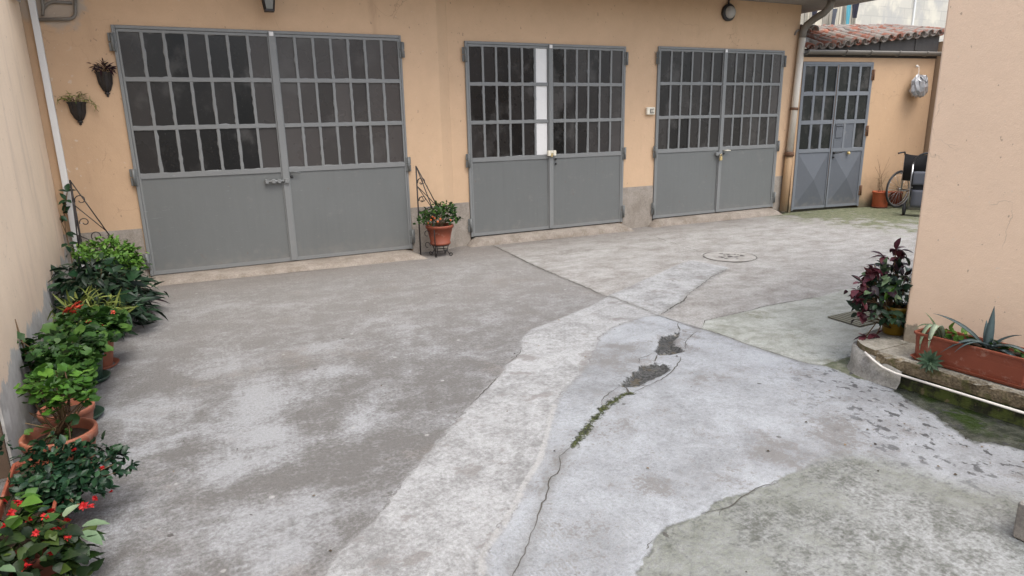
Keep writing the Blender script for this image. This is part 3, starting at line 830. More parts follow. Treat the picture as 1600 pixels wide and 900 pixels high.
def glazed(leafbars, glass, x0, x1, cols, rows, yf, rng, matskip=None, bw=.026, tone=(.3,)):
    """bars between panes (thin boxes with wavy putty) and the panes themselves"""
    for r, (z0, z1) in enumerate(rows):
        for c in range(cols):
            a = x0 + (x1 - x0) * c / cols; b = x0 + (x1 - x0) * (c + 1) / cols
            if matskip and (r, c) in matskip:
                matskip[(r, c)].append((a, b, z0, z1)); continue
            yy = yf + .016 + rng.uniform(-.002, .002)
            t = rng.uniform(-.002, .002)
            t2 = rng.uniform(-.0025, .0025)
            glass.face([(a, yy - t, z0), (b, yy + t, z0), (b, yy + t + t2, z1), (a, yy - t + t2, z1)], min(1, max(0, tone[min(c, len(tone) - 1)] + rng.gauss(0, .09))))
    def putty(p0, p1, side):
        p0 = Vector(p0); p1 = Vector(p1); n = max(3, int((p1 - p0).length / .045))
        rows_ = []
        for k in range(n + 1):
            p = p0.lerp(p1, k / n)
            o = Vector(side) * (max(0, rng.gauss(.003, .0018)) + (.005 if rng.random() < .06 else 0))
            rows_.append(leafbars.verts([p, p + o + Vector((0, .0035, 0))], rng.uniform(.5, .9)))
        for i, j in zip(rows_, rows_[1:]): leafbars.addf([i, i + 1, j + 1, j])
    zlo, zhi = rows[-1][0], rows[0][1]
    for c in range(1, cols):
        x = x0 + (x1 - x0) * c / cols
        leafbars.box((x - bw / 2, yf + .002, zlo), (x + bw / 2, yf + .022, zhi))
        putty((x - bw / 2, yf + .008, zlo), (x - bw / 2, yf + .008, zhi), (-1, 0, 0))
        putty((x + bw / 2, yf + .008, zlo), (x + bw / 2, yf + .008, zhi), (1, 0, 0))
    for (za, zb), (zc, zd) in zip(rows, rows[1:]):
        leafbars.box((x0, yf - .001, zd), (x1, yf + .021, za))
        putty((x0, yf + .008, zd), (x1, yf + .008, zd), (0, 0, -1)); putty((x0, yf + .008, za), (x1, yf + .008, za), (0, 0, 1))
    putty((x0, yf + .008, zlo), (x1, yf + .008, zlo), (0, 0, 1)); putty((x0, yf + .008, zhi), (x1, yf + .008, zhi), (0, 0, -1))

def hinge(mb, x, y, z):
    mb.tube([(x, y - .018, z - .085), (x, y - .018, z + .085)], .016, 10)
    mb.box((x - .035, y - .012, z + .004), (x + .03, y - .002, z + .085), bev=.003)
    mb.box((x - .035, y - .012, z - .085), (x + .03, y - .002, z - .004), bev=.003)

def garage_door(label, X, yw, z0, ztop, rows, cols, seed, white=None, tones=((.35, .25, .3, .45, .3, .4), (.4, .3, .5, .4, .45, .7))):
    """X = outer left, pane left, pane end, post, post end, pane end, outer right"""
    rng = random.Random(seed)
    xl, a0, a1, b0, b1, xr = X
    yf = yw - .022
    fr = MB(GO)
    fr.box((xl, yf - .004, z0 + .01), (a0 - .022, yf + .06, ztop), bev=.004); fr.box((b1 + .022, yf - .004, z0 + .01), (xr, yf + .06, ztop), bev=.004)
    fr.box((a0 - .0215, yf - .004, rows[0][1] + .028), (b1 + .0215, yf + .06, ztop), bev=.004)
    door = fr.build('garage_door', M['bar'], gar, label)
    bars = MB(GO); gl = MB(GO)
    skip = {(r, cols - 1): [] for r in range(3)} if white else None
    zr = rows[-1][0]
    for k, (s, e) in enumerate(((a0, a1), (b0, b1))):
        gl = MB(GO)
        glazed(bars, gl, s, e, cols, rows, yf, rng, skip if k == 0 else None, tone=tones[k])
        bars.box((s - .02, yf, z0 + .015), (s, yf + .022, rows[0][1] + .025), bev=.002)
        bars.box((e, yf, z0 + .015), (e + .02, yf + .022, rows[0][1] + .025), bev=.002)
        bars.box((s, yf + .001, rows[0][1]), (e, yf + .021, rows[0][1] + .024))
        bars.box((s, yf - .001, zr - .052), (e, yf + .021, zr))
        bars.box((s, yf + .001, z0 + .017), (e, yf + .021, z0 + .055))
        gl.build('glazing', M['glass'], door)
    bars.build('glazing_bars', M['bar'], door)
    if white:
        wp = MB(GO)
        for lst in skip.values():
            for a, b, p, q in lst: wp.box((a + .006, yf + .0125, p), (b - .004, yf + .020, q), bev=.002)
        wp.build('white_pane', M['white'], door, 'white painted pane column beside the centre post')
    for s, e in ((a0, a1), (b0, b1)):
        pn = MB(GO)
        n = 14; r0 = []
        for i in range(n + 1):
            for j in range(9):
                u = i / n; v = j / 8
                wob = .004 * math.sin(u * 5.1 + seed) * math.sin(v * 4 + seed * 2) + rng.gauss(0, .0004)
                r0.append((s + (e - s) * u, yf + .010 + wob * .7, z0 + .054 + (zr - .052 - z0 - .054) * v))
        k0 = pn.verts(r0)
        for i in range(n):
            for j in range(8):
                q = k0 + i * 9 + j
                pn.addf([q, q + 9, q + 10, q + 1], True)
        pn.build('lower_panel', M['door'], door)
    po = MB(GO)
    pc0, pc1 = a1 + .021, b0 - .021
    po.box((a1 + .012, yf - .016, z0 + .02), (b0 - .008, yf - .0015, rows[0][1] + .05), bev=.004)
    po.build('centre_post', M['bar'], door)
    for x in (xl - .004, xr + .004):
        for z in (ztop - .16, zr - .03, z0 + .17):
            h = MB(GO); hinge(h, x, yf, z); h.build('hinge', M['door'], door)
    tg = MB(GO)
    xc = (a1 + b0) / 2
    tg.box((xc - .022, yf - .020, rows[0][1] + .004), (xc + .022, yf - .0165, rows[0][1] + .047), bev=.002)
    tg.build('number_tag', M['white'], door)
    return door, yf, xc

ROW1 = [(2.08, 2.505), (1.605, 2.04), (1.13, 1.565)]
D1 = garage_door('widest grey metal double door with fourteen pane columns', (-.495, -.44, .935, 1.025, 2.36, 2.405), 7.84, .05, 2.565, ROW1, 7, 1, None, ((.35, .05, .08, .18, .12, .12, .65), (.7, .75, .6, .72, .55, .78, .85)))
D2 = garage_door('grey metal double door with a white pane column beside its centre post', (3.245, 3.30, 4.405, 4.49, 5.59, 5.645), 7.96, .10, 2.545, [(2.06, 2.485), (1.59, 2.02), (1.13, 1.55)], 6, 2, True, ((.10, .2, .1, .1, .12, .1), (.12, .25, .4, .3, .35, .6)))
D3 = garage_door('grey metal double door nearest the cream downpipe', (6.20, 6.25, 7.405, 7.49, 8.605, 8.665), 7.96, .10, 2.565, ROW1, 6, 3)

def yzbox(mb, x, y, z, dx, dy, dz, bev=.003): mb.box((x - dx / 2, y - dy, z - dz / 2), (x + dx / 2, y, z + dz / 2), bev=bev)
# fittings of door 1
d, yf, xc = D1
b = MB(GO)
b.tube([(.75, yf - .022, .985), (.985, yf - .022, .985)], .014, 10)
for x in (.775, .845, .905): yzbox(b, x, yf + .008, .985, .035, .045, .045)
yzbox(b, .985, yf - .014, .985, .045, .03, .05)
b.build('slide_bolt', M['bar'], d)
b = MB(GO)
b.lathe([(.0, 0), (.016, 0), (.016, .012), (.009, .014), (.0, .014)], (1.045, yf + .006, 1.025), 14, 'Y')
b.build('lock_cylinder', M['black'], d)
b = MB(GO)
b.tube([(1.04, yf + .008, 1.075), (1.04, yf - .028, 1.075)], .008, 8)
b.tube([(1.04, yf - .026, 1.075), (1.08, yf - .03, 1.077), (1.14, yf - .028, 1.068)], .007, 8)
b.build('handle', M['door'], d)
# door 2
d, yf, xc = D2
b = MB(GO)
b.box((4.38, yf - .055, 1.115), (4.425, yf - .017, 1.185), bev=.005); b.box((4.46, yf - .055, 1.115), (4.505, yf - .017, 1.185), bev=.005); b.box((4.4245, yf - .05, 1.150), (4.4605, yf - .017, 1.184), bev=.004)
b.build('hasp_lock', M['cream'], d)
b = MB(GO); b.box((4.43, yf - .045, 1.10), (4.456, yf - .018, 1.148), bev=.004); b.build('padlock', M['brass'], d)
for z in (1.07, 1.005):
    b = MB(GO); b.lathe([(0, 0), (.014, 0), (.014, .012), (0, .013)], (4.525, yf + .004, z), 12, 'Y'); b.build('lock_cylinder', M['black'], d)
# door 3
d, yf, xc = D3
b = MB(GO); b.box((7.345, yf - .035, 1.0), (7.40, yf - .002, 1.05), bev=.004); b.box((7.4005, yf - .032, 1.008), (7.47, yf - .0165, 1.04), bev=.004); b.build('hasp', M['bar'], d)
b = MB(GO)
b.box((7.40, yf - .066, .925), (7.447, yf - .037, .985), bev=.006)
b.tube([(7.408, yf - .05, .98), (7.408, yf - .05, 1.012), (7.424, yf - .05, 1.024), (7.44, yf - .05, 1.012), (7.44, yf - .05, .98)], .005, 8)
b.build('padlock', M['brass'], d)
b = MB(GO); b.lathe([(0, 0), (.014, 0), (.014, .012), (0, .013)], (7.525, yf + .004, 1.025), 12, 'Y'); b.build('lock_cylinder', M['black'], d)
b = MB(GO); b.tube([(7.525, yf + .006, 1.072), (7.525, yf - .03, 1.072), (7.555, yf - .032, 1.073), (7.63, yf - .03, 1.068)], .008, 8); b.build('handle', M['cream'], d)

# downpipe on the right corner, conduit and pipes on the left
b = MB(GO)
b.tube([(8.885, 7.885, .98), (8.96, 7.885, 2.78)], .052, 14)
dp = b.build('downpipe', M['pipe'], gar, 'cream painted downpipe with a rusty foot')
b = MB(GO); b.tube([(8.959, 7.885, 2.76), (8.962, 7.878, 2.86), (8.965, 7.83, 2.94), (8.965, 7.70, 3.01), (8.965, 7.54, 3.07), (8.965, 7.44, 3.14), (8.965, 7.41, 3.25)], .054, 14); b.build('pipe_elbow', M['gutter'], dp)
b = MB(GO); b.tube([(8.85, 7.885, .03), (8.868, 7.885, .55), (8.883, 7.885, .96)], .062, 14); b.build('pipe_foot', M['rust'], dp)
b = MB(GO); b.tube([(8.883, 7.885, .93), (8.886, 7.885, 1.0)], .074, 14); b.build('pipe_socket', M['rustdark'], dp)
b = MB(GO); b.tube([(8.912, 7.885, 1.66), (8.914, 7.885, 1.70)], .064, 14); b.box((8.90, 7.90, 1.665), (8.93, 7.965, 1.695)); b.build('pipe_clip', M['rustdark'], dp)
b = MB(GO); b.box((-1.125, 7.795, .05), (-1.068, 7.838, 3.24), bev=.004); b.build('conduit', M['conduit'], gar, 'white vertical conduit in the left corner')
def wire(pts, r=.016):
    q = [Vector(p) for p in pts]
    out = [q[0]]
    for a, c, e in zip(q, q[1:], q[2:]):
        for t in np.linspace(0, 1, 7)[1:-1]:
            pa = c.lerp(a, min(.45, .08 / max(.001, (c - a).length))); pe = c.lerp(e, min(.45, .08 / max(.001, (e - c).length)))
            out.append((1 - t) ** 2 * pa + 2 * t * (1 - t) * c + t * t * pe)
    out.append(q[-1])
    return out
b = MB(GO); b.tube(wire([(-1.068, 7.815, 2.585), (-.77, 7.815, 2.60), (-.745, 7.815, 2.82)]), .015, 8); b.tube(wire([(-1.03, 7.818, 2.66), (-.965, 7.818, 2.75), (-.78, 7.818, 2.745)]), .013, 8)
b.tube([(-1.02, 7.815, 3.2), (-1.015, 7.81, 2.70), (-1.03, 7.8, 2.62)], .014, 8); b.tube([(-.985, 7.815, 3.2), (-.98, 7.815, 2.76)], .010, 8)
b.build('cable_pipe', M['gutter'], gar, 'bent pipes and cables high in the left corner')

# concrete ramps in front of the doors
def ramp(label, x0, x1, yb, zt, front, seed):
    rng = random.Random(seed); mb = MB()
    n = 40; rows = []
    for i in range(n + 1):
        t = i / n; x = x0 + (x1 - x0) * t
        f = yb - (front[0] + (front[1] - front[0]) * t) + rng.gauss(0, .006)
        e = min(1, i / 1.5, (n - i) / 1.5)
        rows.append(mb.verts([(x, yb + .02, zt * e + .004), (x, yb - .06, zt * e + rng.gauss(0, .001) + .004), (x, f + .03, zt * .62 * e + .004), (x, f, .0)]))
    for a, c in zip(rows, rows[1:]):
        for k in range(3): mb.addf([a + k, a + k + 1, c + k + 1, c + k], True)
    return tag(mb.build('door_ramp', M['ramp']), label, 'ramp', 'concrete ramps below the garage doors')
ramp('long brown concrete ramp below the widest garage door', -.6, 2.46, 7.84, .055, (.28, .42), 1)
ramp('raised concrete ramp below the garage door with white panes', 3.18, 5.72, 7.96, .098, (.16, .22), 2)
ramp('raised concrete ramp below the garage door nearest the downpipe', 6.12, 8.72, 7.96, .098, (.15, .20), 3)

# ------------------------------------------------------------------ annex with tiled roof
AA = -math.atan(.133)
ann = thing('annex_shed', 'low tan annex with a clay tile roof and a narrow grey metal door', 'shed', (8.985, 7.862, 0), AA)
def AMB(): return MB()
w = AMB()
AW = 2.78
w.box((-.03, .0, 0), (.012, .25, 2.47)); w.box((1.437, 0, 0), (AW, .25, 2.47)); w.box((.012, 0, 2.405), (1.437, .25, 2.47))
w.box((AW - .25, .252, 0), (AW, 2.6, 2.47)); w.box((-.03, 2.4, 0), (AW - .252, 2.6, 2.47))
w.box((AW + .10, -1.2, 0), (AW + .4, 2.6, 2.75))
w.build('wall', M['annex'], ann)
GO0 = (0, 0, 0)
rng = random.Random(9)
fr = AMB(); yf = -.012
fr.box((.012, yf - .004, .03), (.045, yf + .06, 2.40), bev=.003); fr.box((1.405, yf - .004, .03), (1.437, yf + .06, 2.40), bev=.003); fr.box((.0455, yf - .004, 2.355), (1.4045, yf + .06, 2.40), bev=.003)
ad = fr.build('shed_door', M['bar_b'], ann, 'narrow blue grey metal door with pressed diamond panels')
bars = AMB(); gl = AMB()
AR = [(1.94, 2.335), (1.49, 1.88), (1.03, 1.43)]
sk = {(2, 0): [], (2, 1): []}
for k, (s, e) in enumerate(((.065, .690), (.755, 1.385))):
    gl = AMB()
    glazed(bars, gl, s, e, 3, AR, yf, rng, sk if k else None, .042)
    for xx in (s - .02, e): bars.box((xx, yf, .045), (xx + .02, yf + .022, 2.355), bev=.002)
    bars.box((s, yf + .001, 2.335), (e, yf + .021, 2.354)); bars.box((s, yf - .001, .975), (e, yf + .021, 1.03)); bars.box((s, yf + .001, .047), (e, yf + .021, .085))
    gl.build('glazing', M['glass_b'], ad)
    p = AMB()
    c = Vector(((s + e) / 2, yf - .045, .53)); q = [Vector((s, yf + .012, .085)), Vector((e, yf + .012, .085)), Vector((e, yf + .012, .975)), Vector((s, yf + .012, .975))]
    for i in range(4): p.face([q[i], q[(i + 1) % 4], c])
    p.build('diamond_panel', M['door_b'], ad)
bars.build('glazing_bars', M['bar_b'], ad)
p = AMB()
for l in sk.values():
    for a, b_, z0, z1 in l: p.box((a + .015, yf + .008, z0), (b_ - .01, yf + .02, z1), bev=.002)
p.box((.79, yf - .003, 1.20), (.925, yf + .0075, 1.375), bev=.003)
p.box((.775, yf - .012, 1.392), (.94, yf + .0075, 1.405), bev=.002)
p.build('blank_panel', M['door_b'], ad, 'blank metal panels with a small hatch instead of panes')
p = AMB(); p.box((.712, yf - .014, .05), (.735, yf - .0015, 2.35), bev=.003); p.build('centre_post', M['bar_b'], ad)
p = AMB()
p.lathe([(0, 0), (.018, 0), (.018, .03), (.008, .035), (.008, .06), (0, .06)], (.79, yf + .004, .955), 12, 'Y'); p.tube([(.79, yf - .05, .955), (.90, yf - .055, .965)], .010, 8)
p.lathe([(0, 0), (.015, 0), (.015, .02), (0, .022)], (.785, yf + .004, .885), 12, 'Y')
p.build('handle', M['black'], ad)
p = AMB(); p.lathe([(0, 0), (.024, 0), (.024, .03), (.018, .038), (0, .038)], (1.075, yf - .012, .945), 16, 'Y'); p.build('lock', M['brass'], ad)
for z in (2.2, 1.3, .3):
    p = AMB(); hinge(p, 1.441, yf, z); p.build('hinge', M['rustdark'], ad)
# gutter, fascia, roof
g = AMB()
n = 10; xs_ = (-.02, AW + .05)
pr = [(-.06 + .06 * math.cos(a), 2.57 + .065 * math.sin(a)) for a in np.linspace(math.pi, 2 * math.pi, n)]
pr2 = [(-.06 + .053 * math.cos(a), 2.57 + .058 * math.sin(a)) for a in np.linspace(2 * math.pi, math.pi, n)]
ring = pr + pr2
i0 = g.verts([(xs_[0], y, z) for y, z in ring] + [(xs_[1], y, z) for y, z in ring])
for k in range(len(ring)):
    k2 = (k + 1) % len(ring); g.addf([i0 + k, i0 + k2, i0 + len(ring) + k2, i0 + len(ring) + k], True)
for x in (.0, .75, 1.25, 1.85, 2.45):
    g.tube([(x, -.06 + .072 * math.cos(a), 2.57 + .072 * math.sin(a)) for a in np.linspace(math.pi * .97, 2 * math.pi, 10)], .010, 6)
g.build('roof_gutter', M['gutter'], ann)
f = AMB()
f.face([(-.03, .02, 2.47), (AW + .05, .02, 2.47), (AW + .05, .02, 2.86), (.05, .02, 2.60), (-.03, .02, 2.60)])
f.face([(AW + .05, .06, 2.47), (-.03, .06, 2.47), (-.03, .06, 2.60), (.05, .06, 2.60), (AW + .05, .06, 2.86)])
f.face([(-.03, .02, 2.60), (.05, .02, 2.60), (AW + .05, .02, 2.86), (AW + .05, .06, 2.86), (.05, .06, 2.60), (-.03, .06, 2.60)])
for x in (.55, 1.55, 2.3): f.box((x, .005, 2.60), (x + .05, .019, 2.61 + .08 * x))
f.build('fascia_board', M['board'], ann)
rng = random.Random(12)
t = AMB()
def tile_half(mb, p0, p1, r0, r1, tint, upv, conc=False, n=6):
    p0 = Vector(p0); p1 = Vector(p1); d = (p1 - p0).normalized(); side = d.cross(Vector(upv)).normalized(); nn = side.cross(d)
    rows_ = []
    for p, r in ((p0, r0), (p1, r1)):
        for th in (0, .012):
            rr = r - th
            rows_.append(mb.verts([p + side * (rr * math.cos(a)) + nn * (rr * math.sin(a) * (-1 if conc else 1)) for a in np.linspace(0, math.pi, n + 1)], tint))
    o0, in0, o1, in1 = rows_
    for k in range(n):
        mb.addf([o0 + k, o0 + k + 1, o1 + k + 1, o1 + k], True); mb.addf([in0 + k + 1, in0 + k, in1 + k, in1 + k + 1], True)
        mb.addf([o0 + k, in0 + k, in0 + k + 1, o0 + k + 1])
    for k in (0, n): mb.addf([o0 + k, o1 + k, in1 + k, in0 + k])
NC = 17
for c in range(NC):
    x = .06 + c * (AW + .0) / (NC - 1)
    zE = 2.615 + .105 * (x - .06)
    for r in range(3):
        y0 = -.10 + r * .36; y1 = y0 + .42
        sl = .36 - .06 * x
        z0 = zE + (y0 + .10) * sl + r * .004 + rng.uniform(-.008, .008)
        tile_half(t, (x + rng.uniform(-.01, .01), y0 + rng.uniform(-.02, .02), z0 - .02), (x, y1, z0 + .42 * sl - .01), .066, .055, rng.random(), (0, 0, 1))
        tile_half(t, (x + .085, y0 + .02, z0 + .015), (x + .085, y1, z0 + .42 * sl + .02), .075, .09, rng.random(), (0, 0, 1), True)
rf = t.build('tile_roof', M['tile'], ann)
t = AMB()
for k in range(5):
    x = .42 + k * .36
    tile_half(t, (x, 1.0, 2.93 + .035 * x), (x + .40, 1.0, 2.94 + .035 * x), .085, .07, rng.uniform(.6, 1), (0, 0, 1))
for k in range(5):
    x = .30 + k * .34
    tile_half(t, (x, .62, 2.86 + .065 * x), (x + .38, .62, 2.885 + .065 * x), .075, .065, rng.uniform(.5, 1), (0, 0, 1))
t.build('ridge_tiles', M['tile'], rf)
t = AMB()
t.box((-.03, .0, 2.615), (.10, .25, 2.76), bev=.01); t.build('block', M['greyblock'], ann)
t = AMB()
for k in range(3):
    tile_half(t, (-.06 + k * .145, .05, 2.80 + .035 * k), (-.06 + k * .145, .55, 2.89 + .035 * k), .085, .075, rng.uniform(.4, .9), (0, 0, 1))
t.build('edge_tile', M['tile'], rf)

# ------------------------------------------------------------------ left building
lb = thing('left_building', 'tall pale peach rendered wall with peeling grey base along the row of plants', 'building', (-1.5, 4, 0))
w = MB((-1.5, 4, 0))
LX = lambda y: -1.2 + (7.84 - y) * .066
w.prism([(LX(3.6), 3.6), (LX(7.835), 7.835), (-6, 7.835), (-6, 3.6)], 0, 4.3)
w.build('wall', M['left'], lb)
w = MB((-1.5, 4, 0)); w.box((-6, -5, 0), (-1.75, 3.597, 4.3)); w.build('recess_wall', M['left'], lb)
w = MB((-1.5, 4, 0)); w.box((-1.749, 3.58, 0), (LX(3.6) - .012, 3.599, .46)); w.build('recess_plinth', M['darkface'], lb)
w = MB((-1.5, 4, 0))
for dz in (0, .035): w.tube([(LX(7.0) + .03, 7.0, 2.66 + dz), (LX(7.55) + .03, 7.55, 2.70 + dz)], .012, 8)
w.build('shutter_rail', M['steel'], lb)

# ------------------------------------------------------------------ right building with stone ledge
RA = math.atan2(.14, 1.0)
rb = thing('right_building', 'smooth peach rendered wall corner rising above the stone ledge', 'building', (3.955, 2.50, 0), RA)
w = MB()
w.box((0, -6, 0), (3.6, 0, 3.7), bev=.012)
w.build('wall', M['right'], rb)

led = thing('stone_ledge', 'low mossy stone ledge with a rounded end along the peach wall', 'ledge', (3.66, 2.2, 0))
LO = (3.66, 2.2, 0)
def lx(y): return 3.635 + (2.40 - y) * .095
b = MB(LO)
arcp = [(3.635, 2.40), (3.632, 2.47), (3.642, 2.54), (3.668, 2.60), (3.715, 2.655), (3.785, 2.695), (3.87, 2.72), (4.9, 2.86)]
core_ = [(lx(-.5) + .03, -.5), (4.6, -.5), (4.9, 2.80)] + [(x + .025, y - .02) for x, y in arcp[::-1][1:]] + [(lx(2.40) + .03, 2.38)]
b.prism(core_, 0, .115)
b.build('base', M['mosswall'], led)
b = MB(LO)
cap = arcp[::-1]
b.prism([(lx(2.44) + .04, 2.45), (4.5, 2.45), (4.9, 2.83)] + [(x + .012, y - .012) for x, y in cap[1:-1]], .116, .19)
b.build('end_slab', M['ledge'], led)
for k, (ya, yb_) in enumerate(((2.445, 1.62), (1.612, .70), (.692, -.5))):
    b = MB(LO); e = .004
    rj = random.Random(40 + k); n_ = 34; zt = .19 + (k % 2) * .004; rows_ = []
    for i in range(n_ + 1):
        y_ = ya + (yb_ - ya) * i / n_; x_ = lx(y_); ch = max(0, rj.gauss(.004, .004)) + (.012 if rj.random() < .08 else 0)
        rows_.append(b.verts([(4.5, y_, .105), (x_ + rj.gauss(.004, .003), y_, .105), (x_ + rj.gauss(0, .003), y_, .13), (x_ + rj.gauss(0, .0035), y_, .165), (x_ + ch * .4, y_, zt - .008 - ch), (x_ + .010 + ch, y_, zt - abs(rj.gauss(0, .0012))), (x_ + .05, y_, zt), (4.5, y_, zt)]))
    for a_, c_ in zip(rows_, rows_[1:]):
        for q in range(8): b.addf([a_ + q, a_ + (q + 1) % 8, c_ + (q + 1) % 8, c_ + q])
    b.addf([rows_[0] + q for q in range(7, -1, -1)]); b.addf([rows_[-1] + q for q in range(8)])
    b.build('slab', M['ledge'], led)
b = MB(LO)       # rendered pale skirt round the end
P = [(lx(2.28) - .004, 2.28), (lx(2.36) - .008, 2.36)] + [(x - .012, y + .008) for x, y in arcp[1:-1]]
rows_ = []
rng = random.Random(2)
for k, (x, y) in enumerate(P):
    top = .145 if k > 1 else (.10 + .02 * k)
    rows_.append(b.verts([(x - .02, y + .005, 0), (x, y, .04), (x + .004, y, top + rng.uniform(-.01, .01)), (x + .03, y - .01, top + .01)]))
for a, c in zip(rows_, rows_[1:]):
    for k in range(3): b.addf([a + k, c + k, c + k + 1, a + k + 1], True)
b.build('end_skirt', M['kerbwhite'], led)

# ------------------------------------------------------------------ things far behind
bgb = thing('background_building', 'pale grey patched blockwork building behind the tiled annex', 'building', (20, 13.2, 0))
w = MB((20, 13.2, 0)); w.box((16.72, 13.0, 0), (24, 18, 7.5)); w.build('wall', M['farwall'], bgb)
w = MB((20, 13.2, 0)); w.box((19.05, 12.96, 0), (19.11, 12.998, 7.5)); w.build('wall_pipe', M['conduit'], bgb)
fc = thing('plank_fence', 'weathered upright boards behind the annex roof', 'fence', (15.5, 13.0, 0))
w = MB((15.5, 13.0, 0)); rng = random.Random(21)
x = 14.2
while x < 16.70:
    ww = rng.uniform(.07, .16)
    w.box((x, 13.05 + rng.uniform(0, .02), 0), (x + ww - .012, 13.08, rng.uniform(4.4, 5.2)), rng.random()); x += ww
w.build('board', M['plank'], fc)
def cloth(name, label, x, y, z0, z1, wd, mat, seed):
    rng = random.Random(seed); mb = MB(); n = 12
    rows_ = []
    for i in range(n + 1):
        t = i / n
        rows_.append(mb.verts([(x + wd * (t - .5) * (1 - .25 * v), y + .03 * math.sin(t * 9 + seed + v * 2), z1 + (z0 - z1) * v) for v in np.linspace(0, 1, 7)]))
    for a, c in zip(rows_, rows_[1:]):
        for k in range(6): mb.addf([a + k, a + k + 1, c + k + 1, c + k], True)
    tag(mb.build(name, mat), label, 'laundry', 'cloths hanging behind the annex')
cloth('hanging_cloth', 'turquoise cloth hanging on the boards behind the annex', 16.28, 12.9, 3.82, 4.55, .10, M['bluecloth'], 1)
cloth('hanging_cloth', 'wide dark navy cloth hanging beside the grey blockwork', 16.50, 12.88, 4.05, 4.6, .26, M['navycloth'], 2)
cloth('hanging_cloth', 'small dark purple cloth hanging behind the downpipe elbow', 14.98, 12.88, 3.98, 4.26, .26, M['navycloth'], 3)
cloth('hanging_cloth', 'narrow grey cloth hanging in the middle of the boards', 15.75, 12.9, 3.80, 4.25, .22, M['greycloth'], 4)
# ------------------------------------------------------------------ leaves and plants
def leaf_template(shape):
    """list of rows (t, halfwidth) along a unit length leaf"""
    if shape == 'lance': return [(0, .02), (.15, .09), (.4, .15), (.7, .10), (1, 0)]
    if shape == 'oval': return [(0, .03), (.2, .20), (.5, .29), (.8, .18), (1, 0)]
    if shape == 'narrow': return [(0, .02), (.3, .075), (.7, .05), (1, 0)]
    if shape == 'broad': return [(0, .06), (.15, .30), (.4, .40), (.7, .25), (1, 0)]

def add_leaf(mb, p, d, nrm, L, shape, tint, droop=.25, fold=.25, rng=random):
    d = Vector(d).normalized()
    s = d.cross(Vector(nrm))
    if s.length < 1e-4: s = d.orthogonal()
    s.normalize(); n = s.cross(d).normalized()
    p = Vector(p)
    if shape == 'round':           # lobed geranium leaf
        k = 12
        c = mb.verts([p + d * L * .42 - n * L * .07], tint)
        ids = []
        for j in range(k):
            a = -math.pi + .35 + (2 * math.pi - .7) * j / (k - 1)
            r = .5 * L * (1 + (.10 if j % 2 else -.05)) * rng.uniform(.93, 1.07)
            q = p + d * (L * .42 + r * math.cos(a)) + s * (r * math.sin(a)) + n * (L * (.07 * math.cos(3 * a) + .03))
            ids.append(mb.verts([q], tint))
        for j in range(k - 1): mb.addf([c, ids[j], ids[j + 1]], True)
        return
    rows_ = []
    for t, w in leaf_template(shape):
        c = p + d * (L * t) - n * (droop * L * t * t)
        rows_.append(mb.verts([c + s * (w * L) + n * (fold * w * L), c, c - s * (w * L) + n * (fold * w * L)], tint))
    for a, b in zip(rows_, rows_[1:]):
        mb.addf([a, a + 1, b + 1, b], True); mb.addf([a + 1, a + 2, b + 2, b + 1], True)

def rand_dir(rng):
    z = rng.uniform(-1, 1); a = rng.uniform(0, 2 * math.pi); r = math.sqrt(1 - z * z)
    return Vector((r * math.cos(a), r * math.sin(a), z))

def bush(root, centres, n, shape, L, mat, seed, base=None, stem_mat=None, up=.5, low=-.55, nst=12, stem_r=.004, tint_lo=0., droop=.25, name='foliage', shell=.5, cluster=1, parent_off=None):
    """leaf mass in one or several ellipsoids (centre, radii); stems from base"""
    rng = random.Random(seed)
    mb = MB(); sm = MB()
    tot = sum(r[0] * r[1] + r[1] * r[2] + r[0] * r[2] for c, r in centres)
    ends = []
    for c, r in centres:
        c = Vector(c)
        k = int(n * (r[0] * r[1] + r[1] * r[2] + r[0] * r[2]) / tot)
        lumps = [(rand_dir(rng), rng.uniform(.75, 1.15)) for _ in range(9)]
        for _ in range(max(1, k // cluster)):
            dv = rand_dir(rng)
            if dv.z < low: dv.z = abs(dv.z) * .5; dv.normalize()
            g = 1.0
            for ld, ls in lumps:
                if dv.dot(ld) > .72: g = ls
            rad = g * (shell + (1 - shell) * rng.random() ** .6)
            if rng.random() < .16: rad *= rng.uniform(1.1, 1.38)
            p = c + Vector((dv.x * r[0], dv.y * r[1], dv.z * r[2])) * rad
            if p.z < .012: p.z = rng.uniform(.012, .04)
            for q in range(cluster):
                d = (Vector((dv.x, dv.y, dv.z * .4)) + rand_dir(rng) * (.6 if cluster == 1 else 1.1) + Vector((0, 0, -.1))).normalized()
                nn = (Vector((0, 0, up)) + dv * .6 + rand_dir(rng) * .45).normalized()
                tt = min(1, max(0, rng.gauss(.42, .28)))
                add_leaf(mb, p, d, nn, L * rng.choice((.45, .65, .85, 1.0, 1.1, 1.25)) * rng.uniform(.85, 1.15), shape, max(tt, tint_lo), droop * rng.uniform(.3, 1.6), .25, rng)
            if rng.random() < .3: ends.append(p)
    o = mb.build(name, mat, root)
    if base is not None and stem_mat is not None:
        rng.shuffle(ends)
        for p in ends[:nst]:
            b0 = Vector(base) + Vector((rng.uniform(-.03, .03), rng.uniform(-.03, .03), 0))
            mid = b0.lerp(p, .5) + Vector((rng.uniform(-.03, .03), rng.uniform(-.03, .03), .02))
            pts = [(1 - t) ** 2 * b0 + 2 * t * (1 - t) * mid + t * t * p for t in np.linspace(0, 1, 7)]
            sm.tube(pts, stem_r, 5, rng.random(), r2=stem_r * .5)
        sm.build('stems', stem_mat, root)
    return o

